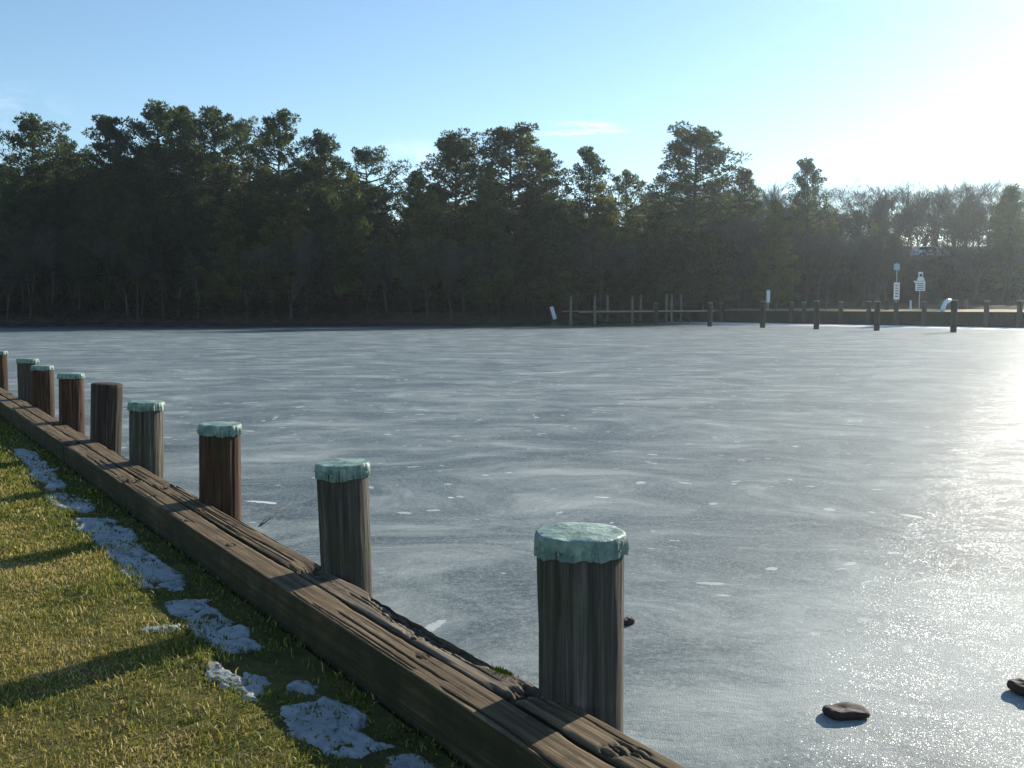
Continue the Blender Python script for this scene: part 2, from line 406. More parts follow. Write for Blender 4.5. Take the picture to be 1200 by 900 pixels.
    m.set(m.b.inputs['Coat Normal'], nn_); m.b.inputs['Coat Roughness'].default_value = .22
    m.set(m.b.inputs['Coat Weight'], m.math('MULTIPLY', m.math('SUBTRACT', 1.0, clear), m.rng(mid, .38, .6, .02, .17)))
    return m.m
M['ice'] = ice_mat()

def snow_mat():
    m = Mat('old_snow_ice', .55, .4)
    v = m.vec()
    a = m.noise(v, 7, 6, .6, .5); b = m.noise(v, 60, 4, .6)
    col = m.ramp(a, [(.3, (.15, .17, .175)), (.5, (.26, .28, .285)), (.7, (.38, .40, .40))])
    col = m.mix(m.rng(b, .60, .75, 0, .5), col, (.25, .24, .20))
    m.color(col); m.bump(m.math('ADD', a, m.math('MULTIPLY', b, .4)), .5, .02)
    m.b.inputs['Subsurface Weight'].default_value = 0
    return m.m
M['snow'] = snow_mat()

# ---------------------------------------------------------------- setting: terrain, ice, lawns, road
BULK = [(20.5, 109.5), (32.6, 95.0), (41.6, 81.0), (49.0, 68.0)]      # far bulkhead line
def shore_y(x):
    x = np.asarray(x, float)
    left = 103 + 2.2 * np.sin(x * .11) + 1.3 * np.sin(x * .31 + 1) + .03 * (x + 60)
    bx = np.array([15.0] + [p[0] for p in BULK] + [75.0]); by = np.array([108.0] + [p[1] for p in BULK] + [30.0])
    right = np.interp(x, bx, by)
    w = sstep(13, 18, x)
    return left * (1 - w) + right * w
def terrain_h(x, y):
    x, y = np.broadcast_arrays(np.asarray(x, float), np.asarray(y, float))
    d = -np.minimum.reduce([shore_y(x) - y, 80 - x, x + 125, y + 140])       # >0 on land
    lot = sstep(16, 20, x) * sstep(40, 60, y)
    nat = np.where(d < 0, np.maximum(-1.5, ICE_Z + d * .5), ICE_Z + np.minimum(d * .28, 1.1) + sstep(8, 60, d) * 1.3)
    lt = -1.5 + sstep(.5, 5, d) * 2.2 + sstep(12, 24, d) * .75
    h = nat * (1 - lot) + lt * lot
    rise = sstep(113, 127, y) * sstep(22, 42, x) * 6.3
    h = h + np.where(d > 0, rise, 0)
    h = h + sstep(128, 165, y) * (1 - sstep(20, 40, x)) * 9 + sstep(138, 165, y) * sstep(20, 40, x) * 3.4
    h = h + np.where(d > 1.5, (fbm(x * .12, y * .12, 0, 5) - .5) * .5 * (1 - sstep(127, 128, y) * (1 - sstep(136, 138, y)) * sstep(30, 45, x)), 0)
    return h
def axis(lo, a, b, hi, step):
    mid = np.arange(a, b + step, step)
    g1 = a - np.cumsum(step * 1.25 ** np.arange(1, 30)); g1 = g1[g1 > lo][::-1]
    g2 = mid[-1] + np.cumsum(step * 1.25 ** np.arange(1, 30)); g2 = g2[g2 < hi]
    return np.concatenate([[lo], g1, mid, g2, [hi]])
gx, gy = axis(-2500, -80, 85, 2500, 1.5), axis(-2500, 40, 150, 3500, 1.2)
X, Y = np.meshgrid(gx, gy); Z = terrain_h(X, Y)
nx, ny = len(gx), len(gy)
def grid_faces(nx, ny):
    i = np.arange(nx - 1)[None, :] + nx * np.arange(ny - 1)[:, None]
    return np.stack([i, i + 1, i + 1 + nx, i + nx], -1).reshape(-1, 4)
ter = link('terrain', np_mesh('terrain', np.stack([X, Y, Z], -1).reshape(-1, 3), grid_faces(nx, ny), M['soil'], True))
tag(ter, 'dark leaf-littered wooded ground rising behind the frozen pond', 'ground', kind='structure')

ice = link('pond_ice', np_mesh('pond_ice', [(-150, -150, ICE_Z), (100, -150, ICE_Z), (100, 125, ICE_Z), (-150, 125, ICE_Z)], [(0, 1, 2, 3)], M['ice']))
tag(ice, 'frosted blue-grey ice sheet covering the pond', 'ice', kind='structure')

# straw-coloured ground on top of the far bulkhead
bp = [Vector((a, b, 0)) for a, b in BULK]
V = []; F = []
rows = [0.0, .4, 1.2, 3, 6, 10, 15, 20, 26]
for i in range(61):
    t = i / 60 * 3; k = min(int(t), 2); p = bp[k].lerp(bp[k + 1], t - k)
    q = (bp[k + 1] - bp[k]).normalized(); nrm = Vector((-q.y, q.x, 0))
    if nrm.y < 0: nrm = -nrm
    nrm = Vector((.62, .78, 0))
    for r_ in rows:
        w = p + nrm * r_
        V.append((w.x, w.y,   .96 + .018 * r_ + .10 * (float(fbm(w.x * .4, w.y * .4, 0, 9)) - .5) * min(r_, 1)))
F = [(i * 9 + j, (i + 1) * 9 + j, (i + 1) * 9 + j + 1, i * 9 + j + 1) for i in range(60) for j in range(8)]
tag(link('far_lawn', np_mesh('far_lawn', V, F, M['straw'], True)), 'straw-coloured winter grass on top of the far bulkhead', 'grass', kind='structure')

# raised road with a guard rail line behind the lot
rd = MB(); rz = 7.72
for i in range(12):
    x0, x1 = 38 + i * 9, 38 + (i + 1) * 9
    rd.add([(x0, 127.5, rz), (x1, 127.5, rz), (x1, 135.5, rz), (x0, 135.5, rz)], [(0, 1, 2, 3)])
rd = rd.build('road', M['asphalt']); tag(rd, 'asphalt road on the bank behind the trees', 'road', kind='structure')

# ---------------------------------------------------------------- near bank: frame along the bulkhead
I0 = Vector((-.095, 2.981, 0)); D = Vector((-.5504, .8349, 0)); NN = Vector((.8349, .5504, 0))
TOP = .23
def st(s, t, z=0.0): return I0 + D * s + NN * t + Vector((0, 0, z))
def to_st(p):
    r = Vector((p[0], p[1], 0)) - I0; return r.dot(D), r.dot(NN)
ANG = math.atan2(D.y, D.x)
def bank_z(s, t):
    s = np.asarray(s, float); t = np.asarray(t, float)
    base = .045 + .025 * sstep(.12, .46, -t)
    und = (fbm(s * 1.1, t * 1.1, 0, 21) - .5) * .05 + (fbm(s * 7, t * 7, 0, 22) - .5) * .018
    return base + und * sstep(0.0, .3, -t) + .02 * sstep(5, 30, -t)
ss = axis(-200, -4, 22, 260, .06); tt = -axis(-.03, .0, 6.5, 260, .05)
ss = ss[(ss > -190)]
tt = np.unique(np.concatenate([np.arange(-6.5, .01, .06), -6.5 - np.cumsum(.1 * 1.3 ** np.arange(1, 26))]))
Sg, Tg = np.meshgrid(ss, tt); Zg = bank_z(Sg, Tg)
Xg = I0.x + D.x * Sg + NN.x * Tg; Yg = I0.y + D.y * Sg + NN.y * Tg
lawn = link('lawn_ground', np_mesh('lawn_ground', np.stack([Xg, Yg, Zg], -1).reshape(-1, 3), grid_faces(len(ss), len(tt))[:, ::-1], M['lawn'], True))
tag(lawn, 'soil of the lawn beside the near bulkhead', 'ground', kind='structure')

# ---------------------------------------------------------------- near bulkhead
bulk = empty('timber_bulkhead', tuple(I0), ANG)       # local x along the wall (away from camera), local -y towards the ice
tag(bulk, 'long low bulkhead of two side-by-side weathered timbers edging the near bank', 'retaining wall')
def timber(s0, s1, t0, t1, seed, ds=.02, nT=40, mat='timber', eroded=None, skew=(0, 0), z0=-.12, cracks=6, dz=0):
    """one squared timber, local x = s, local y = -t"""
    rnd = np.random.RandomState(seed)
    n = max(2, int((s1 - s0) / ds)); s = np.linspace(s0, s1, n + 1)
    # perimeter (t, z) : up the land side, across the top, down the ice side, bottom
    c_ = .006; nS = 12
    pt = [(t0, z) for z in np.linspace(z0, TOP - c_, nS)] + [(t0 + c_ * .35, TOP - c_ * .35)] + [(t, TOP) for t in np.linspace(t0 + c_, t1 - c_, nT)] + [(t1 - c_ * .35, TOP - c_ * .35)] + [(t1, z) for z in np.linspace(TOP - c_, z0, nS)]
    pt = np.array(pt); k = len(pt)
    T = np.tile(pt[:, 0], (n + 1, 1)); Zz = np.tile(pt[:, 1], (n + 1, 1)) + dz; Ss = np.tile(s[:, None], (1, k))
    Ss = Ss + ((T - t0) / (t1 - t0)) * np.linspace(skew[0], skew[1], n + 1)[:, None]
    top = (pt[:, 1] >= TOP - c_ * .5)[None, :] * np.ones((n + 1, 1))
    # grain
    wt = T + .009 * (vnoise(Ss * 1.3, T * 5, 0, seed) - .5)
    g = vnoise(Ss * 1.1, wt * 95, 0, seed + 1) * .6 + vnoise(Ss * 4, wt * 210, 0, seed + 2) * .4
    dn = -(1 - sstep(.14, .34, g)) * .0017 - .003 * fbm(Ss * 3, T * 9, 0, seed + 4)
    # deep drying checks that wander along the timber
    stain = np.zeros_like(T)
    for q in range(cracks):
        a = rnd.uniform(s0, s1 - .25); ln = rnd.uniform(.25, min(1.6, s1 - s0)); tc_ = rnd.uniform(t0 + .02, t1 - .02); wd = rnd.uniform(.0022, .005)
        line = tc_ + .016 * (vnoise(Ss * 2.2, q * 7.7, 0, seed + 50) - .5) + .004 * (vnoise(Ss * 16, q * 3.1, 0, seed + 51) - .5)
        m_ = sstep(a, a + .08, Ss) * (1 - sstep(a + ln - .1, a + ln, Ss))
        cm = m_ * np.exp(-((T - line) / wd) ** 2)
        dn = dn - .008 * cm; stain = np.maximum(stain, cm)
    for q in range(int((s1 - s0) * 1.3) if ds < .03 else 0):      # knots
        sk, tk, rk = rnd.uniform(s0, s1), rnd.uniform(t0 + .03, t1 - .03), rnd.uniform(.012, .024)
        rr_ = np.sqrt(((Ss - sk) / 1.5) ** 2 + (T - tk) ** 2) / rk
        kn = np.exp(-rr_ ** 2); ring = np.exp(-((rr_ - 1.1) / .22) ** 2)
        dn = dn + .004 * kn - .006 * ring; stain = np.maximum(stain, .8 * ring + .45 * kn)
    # rounded worn edges at random
    edge = np.minimum(T - t0, t1 - T)
    wear = sstep(.45, .8, fbm(Ss * 2.5, np.where(T - t0 < t1 - T, 0, 9.), 0, seed + 7))
    dn = dn - .016 * wear * np.clip(1 - edge / .03, 0, 1) ** 2
    if eroded is not None:
        e0, e1, dep = eroded
        f = (Ss - e0) / (e1 - e0)
        bound = t1 - (t1 - t0) * .80 * np.clip(np.sin(np.clip(f, 0, 1) * math.pi), 0, 1) ** .55 + .012 * (fbm(Ss * 14, T * 14, 0, seed + 8) - .5) * 2
        em = sstep(0, .008, T - bound) * (f > 0) * (f < 1)
        rough = fbm(Ss * 22, T * 40, 0, seed + 9)
        crumb = (np.abs(fbm(Ss * 34, T * 34, 0, seed + 10) - .5) * 2)
        deep = sstep(.0, .09, T - bound)
        stain = np.maximum(stain, em * sstep(.5, .72, rough) * .8)
        dn = dn * (1 - .5 * em) - em * (dep * (.35 + .75 * deep) + .022 * (rough - .5) + .016 * crumb * deep)
        T = T - em * (T > t1 - .02) * .035 * fbm(Ss * 9, 1.3, 0, seed + 12)
    # split, rotted ends
    de = np.minimum(Ss - s0, s1 - Ss)
    en = fbm(Ss * 9, T * 30, 0, seed + 30)
    endm = np.exp(-(de / .10) ** 2) * sstep(.40, .62, en)
    dn = dn - .022 * endm - .010 * np.exp(-(de / .02) ** 2)
    stain = np.clip(stain + endm, 0, 1)
    Zz = Zz + dn * top
    side = 1 - top
    sg = vnoise(Ss * 1.2, Zz * 70, 0, seed + 20)
    sign = np.where(T < (t0 + t1) / 2, 1, -1)
    T = T + side * sign * ((1 - sstep(.2, .5, sg)) * .0012 + .004 * fbm(Ss * 2, Zz * 9, 0, seed + 21))
    # ragged ends
    V = np.stack([Ss, -T, Zz], -1).reshape(-1, 3)
    i = np.arange(k - 1)[None, :] + k * np.arange(n)[:, None]
    F = np.stack([i, i + 1, i + 1 + k, i + k], -1).reshape(-1, 4)
    # end fans via centre strips
    Vl = V.tolist(); Fl = F.tolist()
    for row in (0, n):
        cen = len(Vl); Vl.append([float(Ss[row].mean()), -(t0 + t1) / 2, (TOP + z0) / 2])
        for j in range(k - 1):
            a, b = row * k + j, row * k + j + 1
            Fl.append([cen, b, a, a] if row == 0 else [cen, a, b, b])
    quads = [f for f in Fl if len(set(f)) == 4]; tris = [f[:3] for f in Fl if len(set(f)) == 3]
    me = bpy.data.meshes.new('timber'); me.from_pydata(Vl, [], quads + tris); me.update()
    me.polygons.foreach_set('use_smooth', [True] * len(quads) + [False] * len(tris))
    at3 = me.attributes.new('crack', 'FLOAT', 'POINT'); at3.data.foreach_set('value', np.concatenate([(stain * top).ravel(), [0, 0]]).astype(np.float32))
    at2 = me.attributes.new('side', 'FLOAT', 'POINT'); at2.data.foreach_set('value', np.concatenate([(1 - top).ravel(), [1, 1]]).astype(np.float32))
    me.materials.append(M[mat]); me.set_sharp_from_angle(angle=R(32))
    return link('timber', me, bulk)
GAP = .146
# land-side row and ice-side row of timbers, butt-jointed
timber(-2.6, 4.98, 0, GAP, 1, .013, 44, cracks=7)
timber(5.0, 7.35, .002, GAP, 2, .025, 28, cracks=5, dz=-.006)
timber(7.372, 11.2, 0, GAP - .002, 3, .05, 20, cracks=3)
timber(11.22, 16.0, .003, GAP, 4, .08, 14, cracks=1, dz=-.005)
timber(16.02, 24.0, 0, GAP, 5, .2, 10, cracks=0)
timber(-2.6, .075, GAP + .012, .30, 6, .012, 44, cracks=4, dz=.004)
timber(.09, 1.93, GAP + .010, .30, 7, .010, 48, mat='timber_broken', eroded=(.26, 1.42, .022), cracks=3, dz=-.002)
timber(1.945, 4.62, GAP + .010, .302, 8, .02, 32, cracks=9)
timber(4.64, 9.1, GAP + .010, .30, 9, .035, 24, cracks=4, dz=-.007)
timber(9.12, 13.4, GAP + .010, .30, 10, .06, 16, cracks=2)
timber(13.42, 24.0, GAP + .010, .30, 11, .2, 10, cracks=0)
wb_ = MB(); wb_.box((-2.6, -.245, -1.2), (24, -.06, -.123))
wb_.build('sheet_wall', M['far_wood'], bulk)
# bolt head on the land-side timber and a bit of bright moss by the nearest pile
mo = MB(); rnd = random.Random(5)
for i in range(260):
    a = rnd.uniform(0, 1); s_ = .30 + rnd.gauss(0, .035); t_ = .272 + rnd.gauss(0, .017)
    if t_ > .298: t_ = .29
    r_ = rnd.uniform(.002, .006)
    mo.add([(s_ - r_, -t_, TOP - .018), (s_ + r_, -t_ - r_, TOP - .018), (s_ + r_ * .5, -t_ + r_, TOP - .018), (s_, -t_, TOP + rnd.uniform(.0, .006))], [(0, 1, 3), (1, 2, 3), (2, 0, 3)])
tag(mo.build('moss', M['moss'], bulk), 'bright green moss on the timber beside the nearest pile')

# ---------------------------------------------------------------- piles
def pile_mesh(h, r, depth, seed, n=72, taper=.02, m=None, rows=None, tree_scars=True):
    rows = rows or 60
    z = np.linspace(-depth, h, rows)[:, None]; a = (np.arange(n) / n * 2 * math.pi)[None, :]
    Zz = z + 0 * a; A = a + 0 * z
    ca, sa = np.cos(A), np.sin(A)
    rr = r * (1 + taper * (1 - (Zz + depth) / (h + depth))) + (fbm(ca * 1.3 + 3, sa * 1.3, Zz * 1.2, seed) - .5) * .022
    g = vnoise(ca * 12, sa * 12, Zz * 1.5, seed + 1) * .6 + vnoise(ca * 26, sa * 26, Zz * 3, seed + 3) * .4
    rr = rr - (1 - sstep(.2, .5, g)) * .0045
    rnd = np.random.RandomState(seed)
    for q in range(6):
        ac = rnd.uniform(0, 2 * math.pi); z0_ = rnd.uniform(-depth * .2, h * .6); z1_ = z0_ + rnd.uniform(.3, .9) * (h + .1)
        lc = ac + .05 * (vnoise(Zz * 3, q, 0, seed + 9) - .5)
        dd = np.abs((A - lc + math.pi) % (2 * math.pi) - math.pi)
        rr = rr - .014 * np.exp(-(dd / .028) ** 2) * sstep(z0_, z0_ + .1, Zz) * (1 - sstep(z1_ - .1, z1_, Zz))
    V = np.stack([rr * ca, rr * sa, Zz], -1).reshape(-1, 3).tolist()
    F = [(i * n + k, i * n + (k + 1) % n, (i + 1) * n + (k + 1) % n, (i + 1) * n + k) for i in range(rows - 1) for k in range(n)]
    # sawn top: ring a touch inside and a centre point
    top = (rows - 1) * n; o = len(V)
    for k in range(n):
        q = V[top + k]; V.append([q[0] * .94, q[1] * .94, h + .006])
    V.append([0, 0, h + .004])
    F += [(top + k, top + (k + 1) % n, o + (k + 1) % n, o + k) for k in range(n)]
    F += [(o + k, o + (k + 1) % n, o + n) for k in range(n)]
    me = bpy.data.meshes.new('shaft'); me.from_pydata(V, [], F); me.update(); me.materials.append(m)
    me.polygons.foreach_set('use_smooth', [True] * len(me.polygons))
    return me
def cap_mesh(h, r, seed, skirt=.062, n=120, ragged=1.0):
    """thin sheet folded down round the head of a pile, with pleats"""
    rnd = np.random.RandomState(seed)
    prof = [(0, .0), (.3, .001), (.6, .0), (.82, -.001), (.96, -.002), (1.005, -.006), (1.022, -.016), (1.026, -.032), (1.024, -.046), (1.032, -1.0), (1.010, -1.0)]
    a = np.arange(n) / n * 2 * math.pi
    folds = vnoise(np.cos(a) * 7 + 9, np.sin(a) * 7, 0, seed); f2 = 1 - 2 * np.abs(vnoise(np.cos(a) * 15, np.sin(a) * 15, 0, seed + 1) - .5)
    rag = (fbm(np.cos(a) * 5, np.sin(a) * 5, 0, seed + 2) - .5) * .018 * ragged
    base = (fbm(np.cos(a) * 1.3 + 3, np.sin(a) * 1.3, h * 1.2, seed - 1000 if seed > 1000 else seed) - .5) * .022
    V = [[0, 0, h + .016]]; rings = []
    for j, (pr, pz) in enumerate(prof[1:]):
        low = max(0, min(1, (-(pz) if pz > -.5 else .06) / .05))
        rad = r * pr + base * pr + low * ((folds - .5) * .010 + (f2 - .5) * .015)
        if pr < .9: dz = (fbm(np.cos(a) * pr * 3, np.sin(a) * pr * 3, 0, seed + 5) - .5) * .012
        else: dz = (fbm(np.cos(a) * 3, np.sin(a) * 3, 0, seed + 5) - .5) * .007
        z = h + .014 + (pz if pz > -.5 else -skirt - .008) + dz + (rag if pz < -.5 else 0)
        if j == len(prof) - 2: rad = rad - .008; z = z + .002
        rings.append(len(V)); V += np.stack([rad * np.cos(a), rad * np.sin(a), z + 0 * a], -1).tolist()
    F = [(0, 1 + k, 1 + (k + 1) % n) for k in range(n)]
    for j in range(len(rings) - 1):
        b, c_ = rings[j], rings[j + 1]
        F += [(b + k, c_ + k, c_ + (k + 1) % n, b + (k + 1) % n) for k in range(n)]
    me = bpy.data.meshes.new('cap'); me.from_pydata(V, [], F); me.update(); me.materials.append(M['cap'])
    me.polygons.foreach_set('use_smooth', [True] * len(me.polygons)); me.set_sharp_from_angle(angle=R(28))
    return me
PILES = [  # px of the head centre, py of the head, radius, offset from ice-side edge, wood, lean (x,y deg), cap, label
    (681, 622, .143, .10, 'pile_grey', (0, .4), True, 'nearest and widest grey pile with crinkled green cap at the bulkhead'),
    (404, 541, .124, .085, 'pile_grey', (.2, 1.4), True, 'grey weathered pile with green cap, second nearest, leaning slightly'),
    (256, 496, .130, .095, 'pile_red', (0, -1.0), True, 'dark reddish-brown pile with bright green cap, third nearest'),
    (170, 470, .134, .095, 'pile_grey', (0, -1.6), True, 'grey-brown pile with green cap just before the capless pile'),
    (122, 450, .140, .10, 'pile_dark', (0, -3.0), False, 'dark pile with bare sawn top, the only one without a cap'),
    (82.5, 437, .128, .095, 'pile_red', (0, -1.0), True, 'reddish pile with thin green cap, next beyond the capless pile'),
    (49, 428, .128, .095, 'pile_red', (0, -.6), True, 'reddish pile overlapping the grey one behind it at far left'),
    (32, 420, .130, .095, 'pile_grey', (0, -.4), True, 'grey pile half hidden behind a reddish pile at far left'),
    (-2, 411, .130, .095, 'pile_red', (0, 0), True, 'farthest reddish pile cut by the left edge of the photo'),
]
for i, (px, py, r, off, wood, lean, cap, lab) in enumerate(PILES):
    d = ray(px, py); tpos = .30 + off
    # intersect the ray's vertical plane with the row of piles
    # (I0 + D s + N t) x ray = 0
    ax = I0 + NN * tpos; s_ = (ax.x * d.y - ax.y * d.x) / (D.y * d.x - D.x * d.y)
    pos = ax + D * s_; ztop = CAM_Z + d.z * pos.y / d.y
    e = empty('mooring_pile', (pos.x, pos.y, TOP), 0)
    tag(e, lab, 'pile', 'piles standing along the near bulkhead')
    h = ztop - TOP - (.014 if cap else 0); dep = 1.4
    link('shaft', pile_mesh(h, r, dep, 100 + i * 7, m=M[wood], rows=90 if i < 3 else 50), e)
    if cap and i < 4:
        for q in range(9):
            nl = MB()
            an = q * .7 + i; rn = r + .006
            p0 = Vector((math.cos(an) * (rn - .004), math.sin(an) * (rn - .004), h - .030)); p1 = Vector((math.cos(an) * (rn + .010), math.sin(an) * (rn + .010), h - .030))
            nl.tube([p0, p1], .0038, 8)
            nl.build('nail', M['galv'], e)
    if cap: link('cap', cap_mesh(h, r + .003, 100 + i * 7, .062 if i < 4 else .05, ragged=1.2), e)
    e.rotation_euler = (R(lean[0]), R(lean[1]) * -1, 0)

# ---------------------------------------------------------------- lawn grass and debris
def in_view(P, margin=60):
    x, y, z = P[:, 0], P[:, 1], P[:, 2]
    c_, s_ = math.cos(PITCH), math.sin(PITCH)
    f = y * c_ - (z - CAM_Z) * s_; up = y * s_ + (z - CAM_Z) * c_
    f_ = np.maximum(f, .01)
    px = 600 + 1167 * x / f_; py = 450 - 1167 * up / f_
    return (f > .2) & (px > -560) & (px < 1300) & (py < 1300)
rs = np.random.RandomState(3)
def blades(N, s_rng, t_rng, keepfun, hmin, hmax, w, tintfun, seed):
    rs = np.random.RandomState(seed)
    s_ = rs.uniform(*s_rng, N); t_ = rs.uniform(*t_rng, N)
    k = keepfun(s_, t_, rs); s_, t_ = s_[k], t_[k]
    P = np.stack([I0.x + D.x * s_ + NN.x * t_, I0.y + D.y * s_ + NN.y * t_, bank_z(s_, t_)], -1)
    v = in_view(P); P = P[v]; s_ = s_[v]; t_ = t_[v]; n = len(P)
    dist = np.sqrt(P[:, 0] ** 2 + P[:, 1] ** 2)
    hh = rs.uniform(hmin, hmax, n) * (.55 + .9 * fbm(s_ * 2.5, t_ * 2.5, 0, 31)); ww = w * (.6 + .8 * rs.rand(n)) * np.clip(dist / 4.5, 1, 2.6)
    a = rs.uniform(0, 2 * np.pi, n); lean = rs.uniform(.1, 1.5, n) ** 1.2; b = rs.uniform(0, 2 * np.pi, n)
    wx, wy = np.cos(a) * ww / 2, np.sin(a) * ww / 2
    lx, ly = np.cos(b) * lean * hh, np.sin(b) * lean * hh
    z0_ = P[:, 2] - .004
    v0 = np.stack([P[:, 0] - wx, P[:, 1] - wy, z0_], -1); v1 = np.stack([P[:, 0] + wx, P[:, 1] + wy, z0_], -1)
    m0 = np.stack([P[:, 0] + lx * .38 - wx * .8, P[:, 1] + ly * .38 - wy * .8, z0_ + hh * .62], -1)
    m1 = np.stack([P[:, 0] + lx * .38 + wx * .8, P[:, 1] + ly * .38 + wy * .8, z0_ + hh * .62], -1)
    tp = np.stack([P[:, 0] + lx, P[:, 1] + ly, z0_ + hh * np.clip(1.05 - lean * .25, .55, 1)], -1)
    V = np.stack([v0, v1, m0, m1, tp], 1).reshape(-1, 3)
    i = np.arange(n) * 5
    F = np.concatenate([np.stack([i, i + 1, i + 3], -1), np.stack([i, i + 3, i + 2], -1), np.stack([i + 2, i + 3, i + 4], -1)])
    tint = np.repeat(tintfun(s_, t_, rs, n), 5)
    return V, F, tint
def keep_lawn(s_, t_, rs):
    edge = -.40 + (fbm(s_ * 3, 0 * s_, 0, 41) - .5) * .16
    y = I0.y + D.y * s_ + NN.y * t_
    p = np.clip(1.25 - y / 16, .25, 1)
    return (t_ < edge) & (rs.rand(len(s_)) < p * (.45 + .75 * fbm(s_ * 4, t_ * 4, 0, 42)))
def tint_lawn(s_, t_, rs, n):
    f = fbm(s_ * 1.6, t_ * 1.6, 0, 43); f2 = fbm(s_ * 7, t_ * 7, 0, 44)
    edge = sstep(.85, .40, -t_)
    return np.clip(.57 + (f - .5) * 1.0 + (f2 - .5) * .9 + rs.normal(0, .23, n) - .22 * edge, 0, 1)
V1, F1, T1 = blades(1300000, (-2.5, 17), (-6.0, -.3), keep_lawn, .010, .028, .0034, tint_lawn, 11)
def keep_strip(s_, t_, rs):
    return rs.rand(len(s_)) < .06 + .38 * sstep(.42, .68, fbm(s_ * 3.3, t_ * 5, 0, 52))
def tint_strip(s_, t_, rs, n): return np.clip(.20 + rs.normal(0, .14, n) + .40 * (rs.rand(n) < .2), 0, 1)
V2, F2, T2 = blades(70000, (-1.0, 15), (-.47, -.005), keep_strip, .012, .030, .007, tint_strip, 12)
# longer tufts and flat straw lying about
def keep_tuft(s_, t_, rs): return (t_ < -.34) & (fbm(s_ * 5, t_ * 5, 0, 61) > .60 - .12 * sstep(-.8, -.45, t_))
V3, F3, T3 = blades(110000, (-1, 12), (-5.0, -.3), keep_tuft, .030, .062, .0036, lambda s_, t_, rs, n: np.clip(.30 + rs.normal(0, .22, n), 0, 1), 13)
V4, F4, T4 = blades(60000, (-1, 12), (-5.0, -.05), lambda s_, t_, rs: rs.rand(len(s_)) < np.where(t_ > -.45, .08, .5), .016, .040, .0055, lambda s_, t_, rs, n: np.clip(.93 + rs.normal(0, .08, n), 0, 1), 14)
V = np.concatenate([V1, V2, V3, V4]); T = np.concatenate([T1, T2, T3, T4])
F = np.concatenate([F1, F2 + len(V1), F3 + len(V1) + len(V2), F4 + len(V1) + len(V2) + len(V3)])
print('grass faces', len(F))
go = link('grass', np_mesh('grass', V, F, M['grass'], False, {'tint': T}))
tag(go, 'short half-dry winter grass covering the near bank', 'grass', kind='stuff')

# old snow and ice lying in the shade of the timbers
def sdf_poly(P, poly):
    """signed distance, positive inside"""
    poly = np.asarray(poly); d = np.full(len(P), 1e9); ins = np.zeros(len(P), bool)
    for i in range(len(poly)):
        a, b = poly[i], poly[(i + 1) % len(poly)]
        e = b - a; w = P - a; q = w - e * np.clip((w @ e) / (e @ e), 0, 1)[:, None]
        d = np.minimum(d, np.hypot(q[:, 0], q[:, 1]))
        c1 = (a[1] > P[:, 1]) != (b[1] > P[:, 1])
        xx = a[0] + (P[:, 1] - a[1]) / (b[1] - a[1] + 1e-12) * e[0]
        ins ^= c1 & (P[:, 0] < xx)
    return np.where(ins, d, -d)
def snow_patch(pix, label, seed, step=.008, th=.009):
    poly = np.array([to_st(at_z(px, py, .07)) for px, py in pix])
    lo, hi = poly.min(0) - .04, poly.max(0) + .04
    xs = np.arange(lo[0], hi[0], step * 1.2); ys = np.arange(lo[1], hi[1], step)
    A, B = np.meshgrid(xs, ys); P = np.stack([A.ravel(), B.ravel()], -1)
    w = np.stack([fbm(P[:, 0] * 9, P[:, 1] * 9, 0, seed), fbm(P[:, 0] * 9, P[:, 1] * 9, 3.3, seed + 1)], -1) - .5
    d = sdf_poly(P + w * .16, poly) + (fbm(P[:, 0] * 30, P[:, 1] * 30, 0, seed + 2) - .5) * .03 - .05 * sstep(.60, .74, fbm(P[:, 0] * 8, P[:, 1] * 13, 0, seed + 8))
    lay = fbm(P[:, 0] * 5 + P[:, 1] * 2, P[:, 1] * 9, 0, seed + 3) * 7; lay = np.floor(lay) + sstep(.80, 1.0, lay - np.floor(lay))
    cr = np.abs(fbm(P[:, 0] * 4, P[:, 1] * 6, 0, seed + 4, 3) - .5); crack = np.exp(-(cr / .010) ** 2) * sstep(.3, .5, fbm(P[:, 0] * 2, P[:, 1] * 2, 0, seed + 6))
    z = bank_z(P[:, 0], P[:, 1]) + np.clip(d * .6, -.03, th) + .0042 * (lay - 3) * sstep(0, .03, d) - .022 * crack * sstep(0, .02, d) + .004 * (fbm(P[:, 0] * 25, P[:, 1] * 25, 0, seed + 5) - .5)
    nx_, ny_ = len(xs), len(ys); F = grid_faces(nx_, ny_)
    keep = (d[F] > -.016).any(1); F = F[keep]
    used = np.unique(F); mp = np.full(len(P), -1); mp[used] = np.arange(len(used)); F = mp[F]
    c0 = poly.mean(0); org = st(c0[0], c0[1], 0)
    V = np.stack([I0.x + D.x * P[used, 0] + NN.x * P[used, 1] - org.x, I0.y + D.y * P[used, 0] + NN.y * P[used, 1] - org.y, z[used]], -1)
    o = link('snow_patch', np_mesh('snow_patch', V, F[:, ::-1], M['snow'], True), loc=(org.x, org.y, 0))
    tag(o, label, 'snow patch', 'patches of old snow along the timber bulkhead')
snow_patch([(322, 830), (352, 822), (385, 812), (410, 822), (432, 840), (450, 858), (476, 870), (440, 882), (395, 888), (362, 872), (340, 852)], 'large cracked snow patch nearest the camera beside the bulkhead', 200, .006)
snow_patch([(452, 884), (478, 878), (506, 892), (520, 905), (470, 910), (448, 898)], 'small snow patch cut by the bottom edge of the photo', 210, .006)
snow_patch([(338, 797), (350, 793), (367, 795), (366, 803), (348, 808), (339, 804)], 'small rounded snow patch lying alone close to the timbers', 220, .005)
snow_patch([(234, 782), (262, 780), (290, 788), (320, 799), (312, 810), (318, 822), (298, 824), (270, 806), (248, 795)], 'narrow snow patch below the second large one, lawn-side edge ragged', 230, .006)
